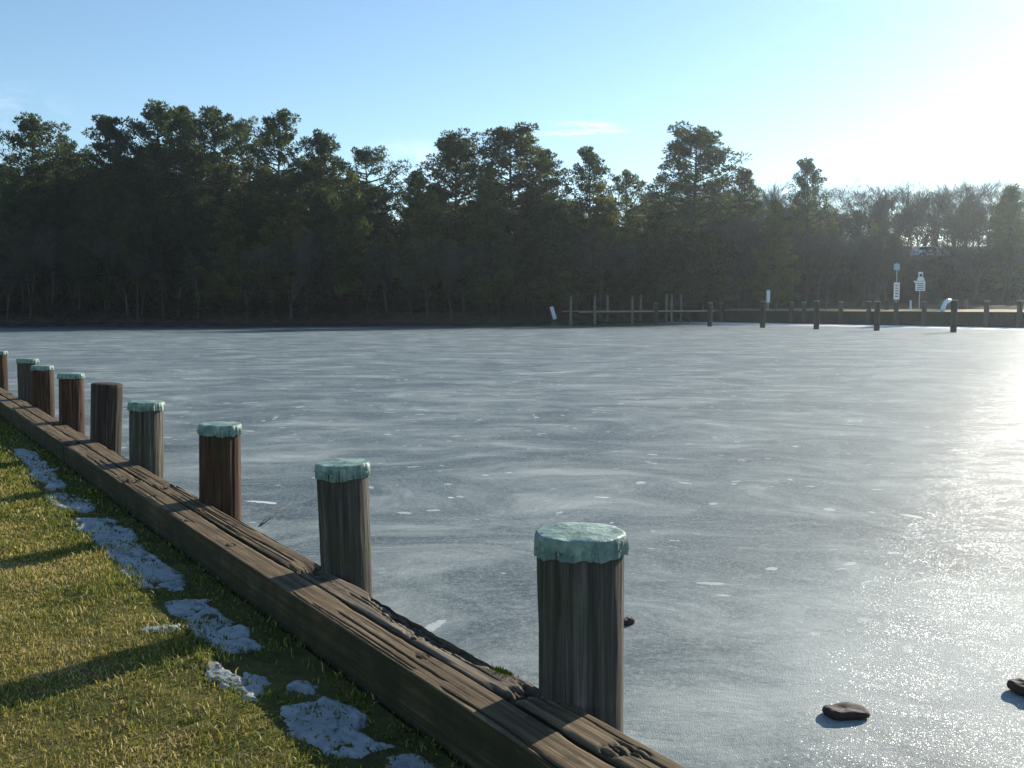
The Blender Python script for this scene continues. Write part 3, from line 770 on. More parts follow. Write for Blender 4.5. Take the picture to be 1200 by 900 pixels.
snow_patch([(190, 702), (214, 700), (242, 697), (252, 710), (280, 726), (310, 752), (284, 763), (246, 760), (232, 746), (206, 722)], 'broad oval snow patch in the middle of the row', 240, .007)
snow_patch([(172, 738), (188, 735), (212, 734), (210, 740), (188, 744), (176, 743)], 'tiny sunlit scrap of snow at the edge of the lawn', 250, .005)
snow_patch([(86, 610), (128, 604), (152, 618), (176, 640), (200, 662), (222, 676), (198, 690), (160, 684), (138, 668), (118, 642)], 'longest snow patch, ridged, beyond the oval one', 260, .009)
snow_patch([(48, 580), (76, 573), (104, 582), (116, 594), (98, 601), (66, 598)], 'layered snow patch second from the far end of the row', 270, .01)
snow_patch([(16, 526), (38, 524), (58, 546), (78, 566), (60, 574), (34, 556)], 'farthest thin snow patch near the shaded bank', 280, .012)

# things frozen onto the ice
def slab(name, px, py, lx, ly, hz, rot, seed, label, cat, m='debris', n=22):
    p = at_z(px, py, ICE_Z); V = []; F = []
    rows = [(1.0, 0), (1.04, .45), (.97, .8), (.86, 1.0), (.45, 1.03), (.0, .98)]
    for rr, zz in rows:
        for k in range(n):
            a = 2 * math.pi * k / n
            w = 1 + .34 * (float(fbm(math.cos(a) * 1.8, math.sin(a) * 1.8, 0, seed)) - .5) * 2
            V.append((math.copysign(abs(math.cos(a)) ** .8, math.cos(a)) * lx * rr * w, math.copysign(abs(math.sin(a)) ** .8, math.sin(a)) * ly * rr * w, hz * zz * (1 + .6 * (float(fbm(math.cos(a) * 4 * rr, math.sin(a) * 2 * rr, zz, seed + 3)) - .5)) - .002))
    for j in range(len(rows) - 1):
        F += [(j * n + k, j * n + (k + 1) % n, (j + 1) * n + (k + 1) % n, (j + 1) * n + k) for k in range(n)]
    F.append(tuple(range(n - 1, -1, -1)))
    me = bpy.data.meshes.new(name); me.from_pydata(V, [], F); me.update(); me.materials.append(M[m])
    o = link(name, me, loc=p); o.rotation_euler = (0, 0, rot)
    sb = o.modifiers.new('sub', 'SUBSURF'); sb.levels = sb.render_levels = 1
    return tag(o, label, cat)
slab('wood_chunk', 991, 839, .096, .062, .040, .15, 3, 'dark flat rounded chunk of wood lying on the ice', 'wood chunk')
slab('wood_chunk', 1203, 814, .055, .09, .055, .4, 8, 'brown wood block on the ice at the right edge', 'wood chunk')
slab('wood_chunk', 736, 731, .045, .03, .035, .7, 12, 'small dark wood scrap on the ice behind the nearest pile', 'wood chunk')
tw = MB()
a0 = at_z(303, 622, .1); a0 = st(*to_st(at_z(305, 617, ICE_Z)), ICE_Z)
b0 = at_z(341, 601, ICE_Z + .0)
tw.tube([a0 + Vector((0, 0, .005)), a0.lerp(b0, .4) + Vector((.01, 0, .045)), b0 + Vector((0, 0, .09))], [.005, .004, .0015], 6)
tw.tube([a0.lerp(b0, .4) + Vector((.01, 0, .045)), a0.lerp(b0, .6) + Vector((.02, .05, .09))], [.003, .001], 5)
tag(tw.build('twig', M['twig'], None, True), 'thin bare twig sticking out of the ice beside the bulkhead', 'twig')

# ---------------------------------------------------------------- far bulkhead, mooring piles
fb = empty('far_bulkhead', (BULK[0][0], BULK[0][1], 0)); tag(fb, 'dark timber bulkhead holding up the far straw-coloured bank', 'retaining wall')
O = Vector((BULK[0][0], BULK[0][1], 0))
w1, w2, w3 = MB(), MB(), MB()
for k in range(3):
    a, b = bp[k] - O, bp[k + 1] - O; q = (b - a); L = q.length; q.normalize(); nn = Vector((q.y, -q.x, 0))
    if nn.y > 0: nn = -nn
    nb = int(L / .25)
    for i in range(nb):                       # vertical sheet boards, slightly uneven
        p0 = a + q * (i * L / nb); p1 = a + q * ((i + 1) * L / nb - .012); o = .02 * random.Random(i + k * 99).random()
        w1.add([p0 + nn * o + Vector((0, 0, -1.3)), p1 + nn * o + Vector((0, 0, -1.3)), p1 + nn * o + Vector((0, 0, .80)), p0 + nn * o + Vector((0, 0, .80)),
                p0 - nn * .08 + Vector((0, 0, -1.3)), p1 - nn * .08 + Vector((0, 0, -1.3)), p1 - nn * .08 + Vector((0, 0, .80)), p0 - nn * .08 + Vector((0, 0, .80))],
               [(0, 1, 2, 3), (5, 4, 7, 6), (4, 0, 3, 7), (1, 5, 6, 2), (3, 2, 6, 7)])
    def rail(mb, z0_, z1_, o0, o1):
        v = [a + nn * o1, b + nn * o1, b + nn * o0, a + nn * o0]
        mb.add([x + Vector((0, 0, z0_)) for x in v] + [x + Vector((0, 0, z1_)) for x in v], [(3, 2, 1, 0), (4, 5, 6, 7), (0, 1, 5, 4), (1, 2, 6, 5), (2, 3, 7, 6), (3, 0, 4, 7)])
    rail(w2, .18, .40, .03, .17); rail(w3, .802, .965, -.25, .20)
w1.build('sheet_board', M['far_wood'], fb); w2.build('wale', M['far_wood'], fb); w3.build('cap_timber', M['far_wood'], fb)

def far_pile(px, y, h, r, label, group, seed):
    x = (px - 600) / 1167 * y * (1 + 0)      # small pitch effect ignored at the horizon
    d = ray(px, 366); x = d.x / d.y * y
    e = empty('mooring_pile', (x, y, ICE_Z))
    me = pile_mesh(h, r, .4, seed, n=20, m=M['pile_dark'], rows=14); link('shaft', me, e)
    link('cap', cap_mesh(h, r + .004, seed, .07, n=24), e)
    tag(e, label, 'pile', group)
FRONT = [(769, 91, 355), (832, 85.5, 354.5), (894, 81, 353), (957, 76, 352.5), (1028, 71.5, 353), (1118, 67, 351.5)]
fl = ['leftmost of the freestanding piles, in front of the pier', 'freestanding pile on the ice where the pier meets the bank', 'freestanding pile on the ice below the narrow white sign',
      'freestanding pile on the ice, fourth from the left in the front row', 'freestanding pile on the ice left of the tall white sign board', 'rightmost and tallest looking freestanding pile on the ice']
for i, (px, y, pt) in enumerate(FRONT):
    far_pile(px, y, at_y(px, pt, y).z - ICE_Z, .20 if i else .17, fl[i], 'freestanding mooring piles on the far ice', 300 + i)
def bulk_depth(px):
    u = ray(px, 366); u = u.x / u.y
    for k in range(3):
        a, b = bp[k], bp[k + 1]; q = b - a; t = (u * a.y - a.x) / (q.x - u * q.y)
        if -.01 <= t <= 1.01 or k == 2: return (a + q * t).y
bl = [(810, 355, 'capped pile where the pier joins the far bank'), (845, 355, 'short-looking capped pile at the left end of the far bulkhead'), (927, 354, 'bulkhead pile just right of the narrow white sign'),
      (942, 354, 'bulkhead pile close beside another, left of the middle of the far wall'), (985, 353.5, 'lone bulkhead pile in the middle of the far wall'), (1018, 353, 'bulkhead pile just left of a freestanding one'),
      (1050, 353, 'bulkhead pile directly below the tall white sign board'), (1083, 353, 'bulkhead pile directly below the stacked white signs'), (1156, 352.5, 'bulkhead pile second from the right edge'), (1195, 352, 'bulkhead pile at the right edge of the photo')]
for i, (px, pt, lab) in enumerate(bl):
    y = bulk_depth(px) - .42
    far_pile(px, y, at_y(px, pt, y).z - ICE_Z, .21 if px > 830 else .15, lab, 'capped piles along the far bulkhead', 330 + i)

# ---------------------------------------------------------------- pier
A, B = Vector((22.5, 109.5, 0)), Vector((5.5, 92.5, 0))
q = (B - A).normalized(); nn = Vector((-q.y, q.x, 0)); L = (B - A).length
pier = empty('wooden_pier', (B.x, B.y, ICE_Z), math.atan2(-q.y, -q.x)); tag(pier, 'low wooden pier with tall thin posts reaching out left of the far bank', 'pier')
wd = .95; zd = .98 - ICE_Z
dk = MB(); nb = int(L / .16)
for i in range(nb): dk.box((i * L / nb, -wd, zd - .045), ((i + 1) * L / nb - .012, wd, zd + .003 * (i % 3)))
dk.build('deck', M['deck_wood'], pier)
for sy in (-wd - .055, wd + .012):
    fa = MB(); fa.box((-.03, sy, zd - .13), (L, sy + .04, zd + .02)); fa.build('lit_edge_board', M['deck_wood'], pier)  # pale boards added to stand in for the deck's sunlit line
bm_ = MB()
for sy in (-wd - .03, wd - .02): bm_.box((.02, sy, zd - .30), (L, sy + .05, zd - .048))
for k in range(7):
    x = .3 + k * (L - .6) / 6; bm_.box((x, -wd + .03, zd - .28), (x + .1, wd - .03, zd - .06))
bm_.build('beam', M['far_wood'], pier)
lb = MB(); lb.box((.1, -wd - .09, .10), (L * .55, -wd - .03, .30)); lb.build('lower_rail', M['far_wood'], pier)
Minv = Matrix.Rotation(-pier.rotation_euler.z, 4, 'Z')
for px, side, pt in [(669, -1, 347), (697, -1, 346), (741, -1, 346), (787, -1, 344.5), (712, 1, 345.5), (751, 1, 345), (781, 1, 344), (798, 1, 344), (824, 1, 344)]:
    off = (wd + .13) * side
    u = ray(px, 360); u = u.x / u.y
    na = Vector((q.y, -q.x, 0)) * 0
    loc_y = Matrix.Rotation(pier.rotation_euler.z, 4, 'Z') @ Vector((0, off, 0)); loc_x = Matrix.Rotation(pier.rotation_euler.z, 4, 'Z') @ Vector((1, 0, 0))
    b0_ = B + loc_y; t = (u * b0_.y - b0_.x) / (loc_x.x - u * loc_x.y)
    w_ = b0_ + loc_x * t; zt = at_y(px, pt, w_.y).z - ICE_Z
    mb = MB(); mb.tube([(t, off, -.4), (t, off, zt)], [.13, .115], 10); mb.build('post', M['pier_post'], pier)

# white-sleeved post leaning at the wooded shore
p = at_y(651, 374, 101.5); lp = empty('leaning_post', (p.x, p.y, ICE_Z)); tag(lp, 'white-sleeved post leaning left near the wooded shore', 'post')
a = MB(); a.tube([(0, 0, -.3), (-.10, 0, .62)], .13, 12); a.build('stub', M['pile_dark'], lp)
a = MB(); a.tube([(-.05, 0, .42), (-.42, 0, 1.68)], [.20, .19], 14); a.build('sleeve', M['whitesign'], lp)

# ---------------------------------------------------------------- signs and small things on the far bank
def ground_at(x, y):
    return max(float(terrain_h(x, y)), .96 + .011 * max(0, y - 100) * 0)
def sign_post(px, depth, pieces, label, post_top, pole_r=.05, name='sign'):
    pb = at_y(px, 362, depth); g = .98
    e = empty(name, (pb.x, depth, g)); tag(e, label, 'sign')
    zt = at_y(px, post_top, depth).z - g
    a = MB(); a.tube([(0, 0, -.4), (0, 0, zt)], pole_r, 8); a.build('pole', M['galv'], e)
    k = depth / 1167
    for nm, shape, mt, yo in pieces:
        poly = [((x - px) * k, at_y(px, y, depth).z - g) for x, y in shape]
        n = len(poly)
        v = [(x, -pole_r - .03 - yo, z) for x, z in poly] + [(x, -pole_r - yo, z) for x, z in poly]
        a = MB(); a.add(v, [tuple(range(n)), tuple(range(2 * n - 1, n - 1, -1))] + [(i, i + n, (i + 1) % n + n, (i + 1) % n) for i in range(n)])
        a.build(nm, M[mt], e)
    return e
def rect(x0, y0, x1, y1): return [(x0, y1), (x1, y1), (x1, y0), (x0, y0)]
def disc(cx, cy, r, n=12): return [(cx + r * math.cos(2 * math.pi * i / n), cy + r * math.sin(2 * math.pi * i / n)) for i in range(n)][::-1]
sign_post(900, 106, [('panel', rect(897.8, 340, 902, 354.5), 'whitesign', 0)], 'narrow upright white sign standing by itself on the far bank', 339.5)
sign_post(1049.8, 98, [('panel', rect(1046.4, 331, 1053.2, 351), 'whitesign', 0), ('upper_panel', rect(1045.8, 309, 1052.6, 316.5), 'bluesign', 0)] +
          [('line_of_text', rect(1048, 334 + i * 3.2, 1051.6, 335 + i * 3.2), 'blackink', .032) for i in range(5)], 'tall pole with pale blue square above a long white board', 308)
sign_post(1077, 97, [('small_panel', rect(1074.6, 318.8, 1080, 326), 'whitesign', 0), ('round_symbol', disc(1077.3, 322.6, 1.6), 'blackink', .032),
          ('sloped_panel', [(1072.6, 329.2), (1082, 329.2), (1081, 325.4), (1074, 325.4)], 'whitesign', .035), ('main_panel', rect(1071.5, 329.6, 1083, 341), 'whitesign', 0),
          ('side_arm', rect(1069.6, 329, 1071.8, 331), 'white', .04)] +
          [('line_of_text', rect(1073.5, 332 + i * 2.2, 1081, 332.7 + i * 2.2), 'blackink', .032) for i in range(4)], 'stacked white signs with black round symbol on one pole', 318)
def small_post(px, depth, top, r, mt, label, name='bollard', cat='bollard', cap=None):
    b_ = at_y(px, 362, depth); zt = at_y(px, top, depth).z - .98
    e = empty(name, (b_.x, depth, .98)); tag(e, label, cat)
    a = MB(); a.tube([(0, 0, -.3), (0, 0, zt * .5), (0, 0, zt)], [r * 1.02, r, r * .98], 12); a.build('shaft' if not cap else 'drum', M[mt], e)
    a = MB(); a.tube([(0, 0, zt + .004), (0, 0, zt + .05)], [r * 1.06, r * .9], 12); a.build('top', M[cap or mt], e)
small_post(909, 107, 353, .18, 'pile_grey', 'grey bollard just right of the narrow white sign')
small_post(968, 104, 353, .10, 'pile_grey', 'thin grey bollard right of the middle pair of piles')
small_post(1012, 101, 353, .20, 'pile_grey', 'stout pale grey bollard left of the tall sign pole')
small_post(1039, 100, 353, .20, 'pile_dark', 'dark bollard beside the tall sign pole')
small_post(1067, 99, 352.5, .10, 'pvc', 'thin bluish post between the two sign poles')
small_post(1103, 98, 352, .32, 'green_bin', 'dark green trash barrel right of the stacked signs', 'trash_barrel', 'trash barrel', 'rubber')
small_post(1130, 96, 351.5, .30, 'maroon', 'maroon trash barrel right of the tallest freestanding pile', 'trash_barrel', 'trash barrel', 'rubber')
small_post(1185, 95, 353, .18, 'pile_grey', 'grey bollard near the right edge of the photo')
# bent pale pipe
d_ = bulk_depth(1107) + .6; b_ = at_y(1106, 366, d_); e = empty('bent_pipe', (b_.x, d_, .97)); tag(e, 'pale blue bent pipe leaning on the far bulkhead', 'pipe')
a = MB(); a.tube([(-.15, 0, -.1), (-.08, 0, .35), (.10, 0, .75), (.28, 0, .98), (.42, 0, .95)], [.20, .20, .19, .18, .17], 14); a.build('pipe_body', M['pvc'], e, True)
a = MB(); a.tube([(.42, 0, .95), (.50, 0, .90)], [.21, .21], 14); a.build('collar', M['white'], e)

# ---------------------------------------------------------------- white car on the raised road
cp = at_y(1090, 296, 131.5); car = empty('parked_car', (cp.x, 131.5, rz + .004)); tag(car, 'white car on the raised road seen through the trees', 'car')
prof = [(-2.25, .35), (-2.3, .75), (-2.2, .98), (-1.95, 1.02), (-1.6, 1.45), (-.9, 1.50), (.1, 1.48), (.45, 1.38), (1.15, .98), (1.9, .86), (2.25, .70), (2.28, .35)]
n = len(prof); v = []
for y in (-.88, .88):
    for x, z in prof: v.append((x, y * (1 if z < 1.05 else .82), z))
a = MB(); a.add(v, [tuple(range(n)), tuple(range(2 * n - 1, n - 1, -1))] + [(i, i + n, (i + 1) % n + n, (i + 1) % n) for i in range(n)])
a.build('body', M['carpaint'], car, bevel=.04)
for pane in ([(-1.85, 1.04), (-1.52, 1.40), (-.75, 1.43), (-.75, 1.04)], [(-.66, 1.04), (-.66, 1.43), (.08, 1.41), (.40, 1.32), (.95, 1.03)]):
    for sy in (-1, 1):
        m_ = len(pane); f = lambda z: .88 if z < 1.05 else .88 + (.7216 - .88) * min(1, (z - 1.0) / .42)
        v = [(x, sy * (f(z) + .012), z) for x, z in pane] + [(x, sy * (f(z) - .01), z) for x, z in pane]
        a = MB(); a.add(v, [tuple(range(m_)), tuple(range(2 * m_ - 1, m_ - 1, -1))] + [(i, i + m_, (i + 1) % m_ + m_, (i + 1) % m_) for i in range(m_)]); a.build('side_window', M['glass'], car)
a = MB(); a.add([(.50, -.66, 1.372), (.50, .66, 1.372), (1.10, .80, 1.028), (1.10, -.80, 1.028), (.49, -.66, 1.352), (.49, .66, 1.352), (1.09, .80, 1.01), (1.09, -.80, 1.01)], [(0, 3, 2, 1), (4, 5, 6, 7), (0, 1, 5, 4), (1, 2, 6, 5), (2, 3, 7, 6), (3, 0, 4, 7)])
a.build('windshield', M['glass'], car)
for wx in (-1.4, 1.42):
    for sy in (-1, 1):
        a = MB(); a.tube([(wx, sy * .70, .33), (wx, sy * .895, .33)], .33, 20); wh = a.build('wheel', M['rubber'], car)
        a = MB(); a.tube([(wx, sy * .897, .33), (wx, sy * .91, .33)], .19, 16); a.build('rim', M['galv'], wh)
for sy in (-.65, .65):
    a = MB(); a.box((2.2, sy - .15, .62), (2.29, sy + .15, .74)); a.build('headlight', M['lampglass'], car)
    a = MB(); a.box((-2.32, sy - .12, .78), (-2.24, sy + .12, .92)); a.build('tail_light', M['tail'], car)

# ---------------------------------------------------------------- trees
def clump_faces(centers, radii, per, size, rs, flat=.62, up=.35):
    """many small leaf-sized triangles spread near the surface of uneven clumps"""
    C = np.repeat(centers, per, axis=0); Rr = np.repeat(radii, per)
    n = len(C)
    d = rs.normal(size=(n, 3)); d /= np.linalg.norm(d, axis=1)[:, None]
    rad = Rr * rs.uniform(.35, 1.12, n) ** .7
    P = C + d * rad[:, None] * np.array([1, 1, flat])
    # needle sprays point outward and a little upward
    ax = d + rs.normal(scale=.6, size=(n, 3)) + np.array([0, 0, up]); ax /= np.linalg.norm(ax, axis=1)[:, None]
    sd_ = np.cross(ax, rs.normal(size=(n, 3))); sd_ /= (np.linalg.norm(sd_, axis=1)[:, None] + 1e-9)
    sz = size * rs.uniform(.6, 1.4, n)[:, None]
    v0 = P - sd_ * sz * .30; v1 = P + sd_ * sz * .30; v2 = P + ax * sz
    V = np.stack([v0, v1, v2], 1).reshape(-1, 3); F = np.arange(n * 3).reshape(-1, 3)
    return V, F
def pine(seed, H, crown0, width, form='round', dens=1.0, per=120, size=.24):
    """returns (trunk mesh, crown mesh). form: round (old loblolly), tall, cone (young)"""
    rnd = random.Random(seed); rs = np.random.RandomState(seed)
    mb = MB(); bend = rnd.uniform(-.5, .5), rnd.uniform(-.5, .5)
    def axis_(z): f = z / H; return Vector((bend[0] * f * f + .12 * math.sin(f * 5 + seed), bend[1] * f * f, z))
    r0 = H * .0135
    zs = [-.6 + (H * .97 + .6) * i / 12 for i in range(13)]
    mb.tube([axis_(z) for z in zs], [r0 * (1 - .88 * max(0, z) / H) for z in zs], 8)
    cen = []; rad = []
    nb = int((46 if form != 'cone' else 60) * dens)
    for i in range(nb):
        f = (i + rnd.random()) / nb; z = H * (crown0 + (.97 - crown0) * f)
        if form == 'round': sh = (math.sin(math.pi * min(1, (f * .80 + .22))) ** .6)
        elif form == 'tall': sh = .62 + .38 * math.sin(math.pi * f) - .45 * f ** 3
        elif form == 'broad': sh = 1.0 - .9 * max(0, f - .25) ** 1.3
        else: sh = 1.02 - .93 * f
        Lb = width * sh * rnd.uniform(.55, 1.12); az = i * 2.4 + rnd.uniform(-.5, .5)
        up = rnd.uniform(.05, .35) + .5 * f ** 2 if form != 'cone' else rnd.uniform(-.05, .25)
        p0 = axis_(z - Lb * .12); dv = Vector((math.cos(az), math.sin(az), up))
        mid = p0 + dv * Lb * .5 + Vector((0, 0, -.06 * Lb)); end = p0 + dv * Lb + Vector((0, 0, .05 * Lb))
        rb = max(.03, .018 * Lb + .02)
        mb.tube([p0, mid, end], [rb, rb * .7, rb * .25], 5, False)
        k = 3 if form != 'cone' else 4
        for j in range(k):
            g = 1 - j * .24 - rnd.random() * .1
            if Lb * g < .5: continue
            c_ = p0.lerp(mid, g * 2) if g < .5 else mid.lerp(end, g * 2 - 1)
            side = Vector((-math.sin(az), math.cos(az), 0)) * rnd.uniform(-.32, .32) * Lb * .6
            cc = c_ + side + Vector((0, 0, rnd.uniform(-.1, .4)))
            if side.length > .3: mb.tube([c_ - dv * .3, cc], [rb * .35, .012], 4, False)
            cen.append(cc); rad.append(rnd.uniform(.42, .88) * (.55 + .55 * min(1, Lb / 3)) * (1.0 if form != 'cone' else .8))
    for j in range(4): cen.append(axis_(H * (.985 - .02 * j)) + Vector((rnd.uniform(-.4, .4), rnd.uniform(-.4, .4), 0))); rad.append(.65 if form != 'cone' else .35)
    # dead stubs below the crown
    for j in range(7):
        z = H * rnd.uniform(.25, crown0); az = rnd.random() * 6.28; l = rnd.uniform(.5, 1.8)
        mb.tube([axis_(z), axis_(z) + Vector((math.cos(az) * l, math.sin(az) * l, -.1 * l))], [.04, .012], 4, False)
    V, F = clump_faces(np.array([tuple(c_) for c_ in cen]), np.array(rad), per, size, rs)
    me = bpy.data.meshes.new('trunk'); me.from_pydata(mb.v, [], mb.f); me.update(); me.materials.append(M['bark'])
    return me, np_mesh('crown', V, F, M['needles_young' if form == 'cone' else 'needles'])
def bare(seed, H, spread=.5, depth=6, fork=3, low=.25):
    rnd = random.Random(seed)
    tr = MB(); cr = MB()
    def seg(mb, a, b, ra, rb, n): mb.tube([a, b], [ra, rb], n, False)
    def grow(p, d, L, r, k):
        d = d.normalized(); e = p
        steps = 2 if k > 1 else 1
        for _ in range(steps):
            q_ = e + d * (L / steps); seg(tr if k >= depth - 1 else cr, e, q_, r, r * .82, 6 if k >= depth - 1 else 3)
            e = q_; r *= .82; d = (d + Vector((rnd.uniform(-.2, .2), rnd.uniform(-.2, .2), rnd.uniform(-.02, .16)))).normalized()
        if k == 0: return
        for i in range(fork + (1 if k < 3 else 0)):
            sp = spread * rnd.uniform(.55, 1.4)
            nd = d + Vector((rnd.gauss(0, sp), rnd.gauss(0, sp), rnd.uniform(-.12, .3)))
            grow(p.lerp(e, rnd.uniform(.45, 1)) if i else e, nd, L * rnd.uniform(.58, .82), max(r * rnd.uniform(.5, .72), .008), k - 1)
    grow(Vector((0, 0, -.5)), Vector((rnd.uniform(-.1, .1), rnd.uniform(-.1, .1), 1)), H * (low + .05), H * .012, depth)
    def mk(nm, mb):
        me = bpy.data.meshes.new(nm); me.from_pydata(mb.v, [], mb.f); me.update(); me.materials.append(M['greybark']); return me
    return mk('trunk', tr), mk('branches', cr)
PINES = [pine(11, 20, .42, 4.6, 'round'), pine(12, 20, .50, 4.2, 'round', .8), pine(13, 20, .36, 4.3, 'tall', 1.3), pine(14, 20, .30, 5.4, 'broad', 1.5),
         pine(15, 20, .52, 5.2, 'round', .75), pine(16, 20, .40, 3.7, 'tall', 1.2), pine(17, 12, .12, 2.9, 'cone', 1.3, 110, .20), pine(18, 12, .16, 3.3, 'cone', 1.2, 110, .20)]
PH = [20] * 6 + [12] * 2
BARES = [bare(31, 13, .42), bare(32, 13, .55, 6, 3, .2), bare(33, 13, .35, 6, 3, .28), bare(34, 13, .5, 5, 4, .16)]
def measured(me): return max(v.co.z for v in me.vertices)
BH = [measured(b[1]) for b in BARES]; PHm = [measured(b[1]) for b in PINES]
print('bare heights', BH, [len(b[1].polygons) for b in BARES], 'pine', PHm, [len(b[1].polygons) for b in PINES])
def plant(kind, var, x, y, height, label, group=None, rz=0, wide=1.0, gz=None, name=None, cat='tree'):
    parts = PINES[var] if kind == 'pine' else BARES[var]
    h0 = (PHm if kind == 'pine' else BH)[var]
    g = float(terrain_h(x, y)) if gz is None else gz
    e = empty(name or ('pine_tree' if kind == 'pine' else 'bare_tree'), (x, y, g), rz)
    k = height / h0; e.scale = (k * wide, k * wide, k)
    link('trunk', parts[0], e); link('crown' if kind == 'pine' else 'branches', parts[1], e)
    tag(e, label, cat, group)
    return e
def plant_px(kind, var, px, pt, y, label, **k):
    """base point from the column of the picture and a chosen distance, height from where the top stands"""
    t = at_y(px, pt, y); g = float(terrain_h(t.x, y))
    return plant(kind, var, t.x, y, t.z - g, label, **k)
rr = random.Random(77)
# trees one can tell apart along the skyline
G1 = 'tall pines along the far skyline'
for kind, var, px, pt, y, wide, lab in [
    ('pine', 0, 36, 130, 112, 1.0, 'pine with rounded top at the far left of the skyline'),
    ('pine', 4, 78, 158, 124, .8, 'thin-topped pine just right of the far left one, lower'),
    ('pine', 2, 130, 133, 113, .95, 'dense pine left of the tallest group'),
    ('pine', 0, 183, 115, 115, .95, 'tallest pine of the left wood'),
    ('pine', 2, 218, 121, 119, .85, 'pine right beside the tallest one of the left wood'),
    ('pine', 0, 250, 121, 114, .9, 'pine with rounded top, second right of the tallest'),
    ('pine', 4, 286, 134, 120, .75, 'small-crowned pine between two rounded ones, left wood'),
    ('pine', 1, 325, 126, 113, .95, 'open-crowned pine with sky showing between its limbs'),
    ('pine', 5, 375, 150, 116, .95, 'pine at the right end of the high left wood'),
    ('pine', 4, 434, 168, 113, 1.05, 'flat wide-topped pine at the dip in the skyline'),
    ('pine', 5, 487, 196, 117, .8, 'low pine right of the dip in the skyline'),
    ('pine', 3, 535, 152, 113, 1.2, 'dark round-headed pine left of the middle peak'),
    ('pine', 3, 603, 143, 112, 1.3, 'broad pine making the highest peak of the middle'),
    ('pine', 2, 640, 172, 115, .95, 'pine on the right shoulder of the middle peak'),
    ('pine', 1, 692, 170, 114, .85, 'slim pine standing alone right of the middle peak'),
    ('pine', 4, 735, 196, 117, .75, 'small pine between the slim one and the big lone one'),
    ('pine', 3, 811, 145, 114, 1.3, 'big lone spreading pine above the right half'),
    ('pine', 5, 873, 193, 118, .8, 'pine close right of the big lone spreading one'),
    ('pine', 1, 948, 184, 116, .85, 'crooked thin pine above the bare trees on the right'),
    ('pine', 5, 1186, 214, 112, .9, 'dark pine at the right edge of the photo')]:
    plant_px(kind, var, px, pt, y, lab, group=G1, rz=rr.random() * 6.28, wide=wide)
# lighter young pines in front
G2 = 'young lighter pines at the front of the wood'
for var, px, pt, y, wide, lab in [
    (6, 268, 222, 106.5, 1.1, 'young light green pine in front of the left wood'),
    (7, 318, 238, 107, 1.1, 'young pine in the lit gap below the open-crowned pine'),
    (6, 412, 200, 108, 1.0, 'young bright pine below the flat-topped one'),
    (7, 500, 205, 108, 1.05, 'young olive pine below the low pine of the dip'),
    (6, 575, 196, 107.5, 1.15, 'young light pine in front of the middle peak'),
    (7, 650, 225, 108, 1.1, 'young pine under the right shoulder of the middle peak'),
    (7, 708, 212, 109.5, 1.1, 'young yellowish pine below the slim one'),
    (6, 908, 232, 110, 1.15, 'cone-shaped pine low in front of the right-hand trees'),
    (7, 770, 236, 112, 1.1, 'young pine left below the big lone spreading one')]:
    plant_px('pine', var, px, pt, y, lab, group=G2, rz=rr.random() * 6.28, wide=wide)

# filler pines in depth behind and between
def skyline(px): return np.interp(px, [-200, 0, 100, 180, 330, 400, 480, 560, 640, 720, 800, 860, 960, 1040, 1200, 1400], [160, 168, 165, 150, 160, 185, 215, 190, 195, 220, 215, 228, 235, 240, 240, 240])
n_ = 0
for row, (y, step) in enumerate([(109, 34), (118, 36), (126, 30), (134, 28)]):
    px = -170
    while px < 800:
        px += step * rr.uniform(.7, 1.3)
        yy = y + rr.uniform(-2.5, 2.5); top = float(skyline(px)) + rr.uniform(14, 75) + (18 if row == 0 else 0)
        if px < 400: lab, gr = 'dark pine among many in the dense wood on the left', 'pines filling the left wood'
        else: lab, gr = 'dark pine among many in the wood across the middle', 'pines filling the middle wood'
        plant_px('pine', rr.choice([0, 2, 3, 5, 2, 3]), px, top, yy, lab, group=gr, rz=rr.random() * 6.28, wide=rr.uniform(.9, 1.25)); n_ += 1
for row, (y, step) in enumerate([(112, 40), (121, 40), (131, 44)]):
    px = -150
    while px < 1000:
        px += step * rr.uniform(.7, 1.3)
        if px > 860 and row < 1: continue
        lab, gr = ('young pine deep in the shade of the left wood', 'young pines under the left wood') if px < 400 else ('young pine deep in the shade of the middle wood', 'young pines under the middle wood')
        plant_px('pine', rr.choice([6, 7]), px, rr.uniform(245, 300), y + rr.uniform(-2, 2), lab, group=gr, rz=rr.random() * 6.28, wide=rr.uniform(1.1, 1.5)); n_ += 1
# right side: bare trees with some pines, on the slope and beyond the road
for row, (y, step, lo) in enumerate([(117, 26, 92), (122, 26, 80), (139, 19, 0), (145, 18, -4), (151, 15, 30), (157, 14, 50)]):
    px = 740
    while px < 1330:
        px += step * rr.uniform(.7, 1.3)
        yy = y + rr.uniform(-2, 2)
        u_ = ray(px, 300); x_ = u_.x / u_.y * yy
        if x_ > 78 or (row < 2 and 1066 < px < 1116): continue
        top = float(np.interp(px, [740, 860, 940, 1000, 1050, 1200], [212, 200, 208, 212, 208, 204])) + rr.uniform(0, 30) + lo * .5
        if rr.random() < ((.85 if row < 4 else .35) if px > 850 else .5):
            plant_px('bare', rr.randrange(4), px, top, yy, 'leafless grey tree among many on the right', group='bare trees filling the right side', rz=rr.random() * 6.28, wide=rr.uniform(.95, 1.3))
        else:
            plant_px('pine', rr.choice([1, 2, 5, 4, 3]), px, top + (12 if row < 4 else 6), yy, 'dark pine among the leafless trees on the right', group='pines between the bare trees', rz=rr.random() * 6.28, wide=rr.uniform(.9, 1.2))
        n_ += 1
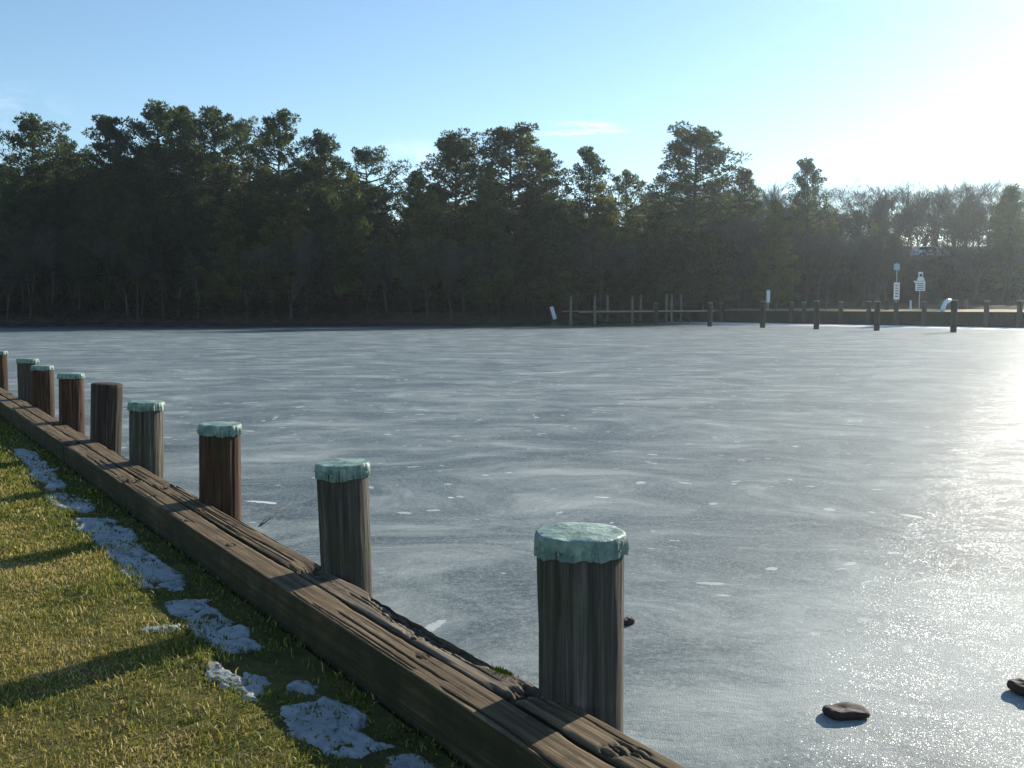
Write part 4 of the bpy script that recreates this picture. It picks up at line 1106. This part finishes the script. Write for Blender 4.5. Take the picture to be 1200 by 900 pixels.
for k in range(46):
    px = rr.uniform(860, 1300); yy = rr.uniform(112, 125); u_ = ray(px, 300); x_ = u_.x / u_.y * yy
    if x_ > 74: continue
    top = rr.uniform(250, 300) if not 1060 < px < 1122 else rr.uniform(304, 325)
    plant_px('bare', rr.randrange(4), px, top, yy, 'low leafless tree on the slope below the raised road', group='low bare trees on the road slope', rz=rr.random() * 6.28, wide=rr.uniform(1.0, 1.5)); n_ += 1
for k in range(12):
    px = rr.uniform(870, 1250); yy = rr.uniform(116, 125); u_ = ray(px, 300); x_ = u_.x / u_.y * yy
    if x_ > 74 or 1040 < px < 1135: continue
    plant_px('pine', rr.choice([6, 7]), px, rr.uniform(245, 290), yy, 'small pine among the bare trees on the road slope', group='small pines on the road slope', rz=rr.random() * 6.28, wide=rr.uniform(1.0, 1.4)); n_ += 1
# slender bare trees along the wooded water's edge
px = -150
while px < 730:
    px += rr.uniform(14, 30)
    yy = float(shore_y((px - 600) / 1167 * 105)) + rr.uniform(1.2, 4.5)
    plant_px('bare', rr.randrange(4), px, rr.uniform(255, 320), yy, 'slender leafless tree at the edge of the wooded shore', group='slender bare trees along the wooded shore', rz=rr.random() * 6.28, wide=rr.uniform(.7, 1.1)); n_ += 1
# leaning trunk beside the signs
e = plant_px('bare', 2, 1003, 268, 112, 'leafless tree with trunk leaning right, left of the signs', rz=1.0, wide=.9); e.rotation_euler = (0, R(24), 0)
print('filler trees', n_)

# undergrowth: thickets along the shore and under the trees
rs = np.random.RandomState(8); cen = []; rad = []
for i in range(900):
    px = rs.uniform(-190, 1330); y = rs.uniform(104, 124); u_ = ray(px, 370); x = u_.x / u_.y * y
    if x > 17 and (y < 116): y = rs.uniform(116, 124); x = u_.x / u_.y * y
    if x > 80 or y < shore_y(x) + 1.0: continue
    if 1060 < px < 1120 and rs.rand() < .8: continue
    h = rs.uniform(.6, 3.4 if x < 17 else 2.2); g = float(terrain_h(x, y))
    for k in range(3): cen.append((x + rs.normal(0, .8), y + rs.normal(0, .8), g + h * (k + .3) / 3)); rad.append(rs.uniform(.6, 1.2))
for i in range(70):          # scrub along the verge of the raised road
    x = rs.uniform(36, 76); y = rs.uniform(124.5, 126.6); g = float(terrain_h(x, y))
    cen.append((x, y, g + rs.uniform(.1, .9))); rad.append(rs.uniform(.4, .8))
for i in range(700):         # thicket behind the road
    x = rs.uniform(24, 92); y = rs.uniform(139, 152); g = float(terrain_h(x, y))
    h = rs.uniform(.5, 6.0 if 44 < x < 72 else 3.6); cen.append((x, y, g + h)); rad.append(rs.uniform(.8, 1.4))
V, F = clump_faces(np.array(cen), np.array(rad), 55, .26, rs, .8)
us = link('undergrowth', np_mesh('undergrowth', V, F, M['dryleaf'])); tag(us, 'brown tangled undergrowth beneath the far trees', 'undergrowth', kind='stuff')

# ---------------------------------------------------------------- haze
HZ = True
if HZ:
    hb = MB(); hb.box((-190, -200, -3.5), (190, 260, 42)); h = hb.build('haze')
    hm = bpy.data.materials.new('haze'); hm.use_nodes = True; t = hm.node_tree; t.nodes.clear()
    o_ = t.nodes.new('ShaderNodeOutputMaterial'); v_ = t.nodes.new('ShaderNodeVolumePrincipled')
    v_.inputs['Color'].default_value = (.80, .92, 1, 1); v_.inputs['Density'].default_value = .00026; v_.inputs['Anisotropy'].default_value = .72
    t.links.new(v_.outputs[0], o_.inputs['Volume']); h.data.materials.append(hm)
    tag(h, 'thin bright winter haze over the pond', 'haze', kind='stuff')
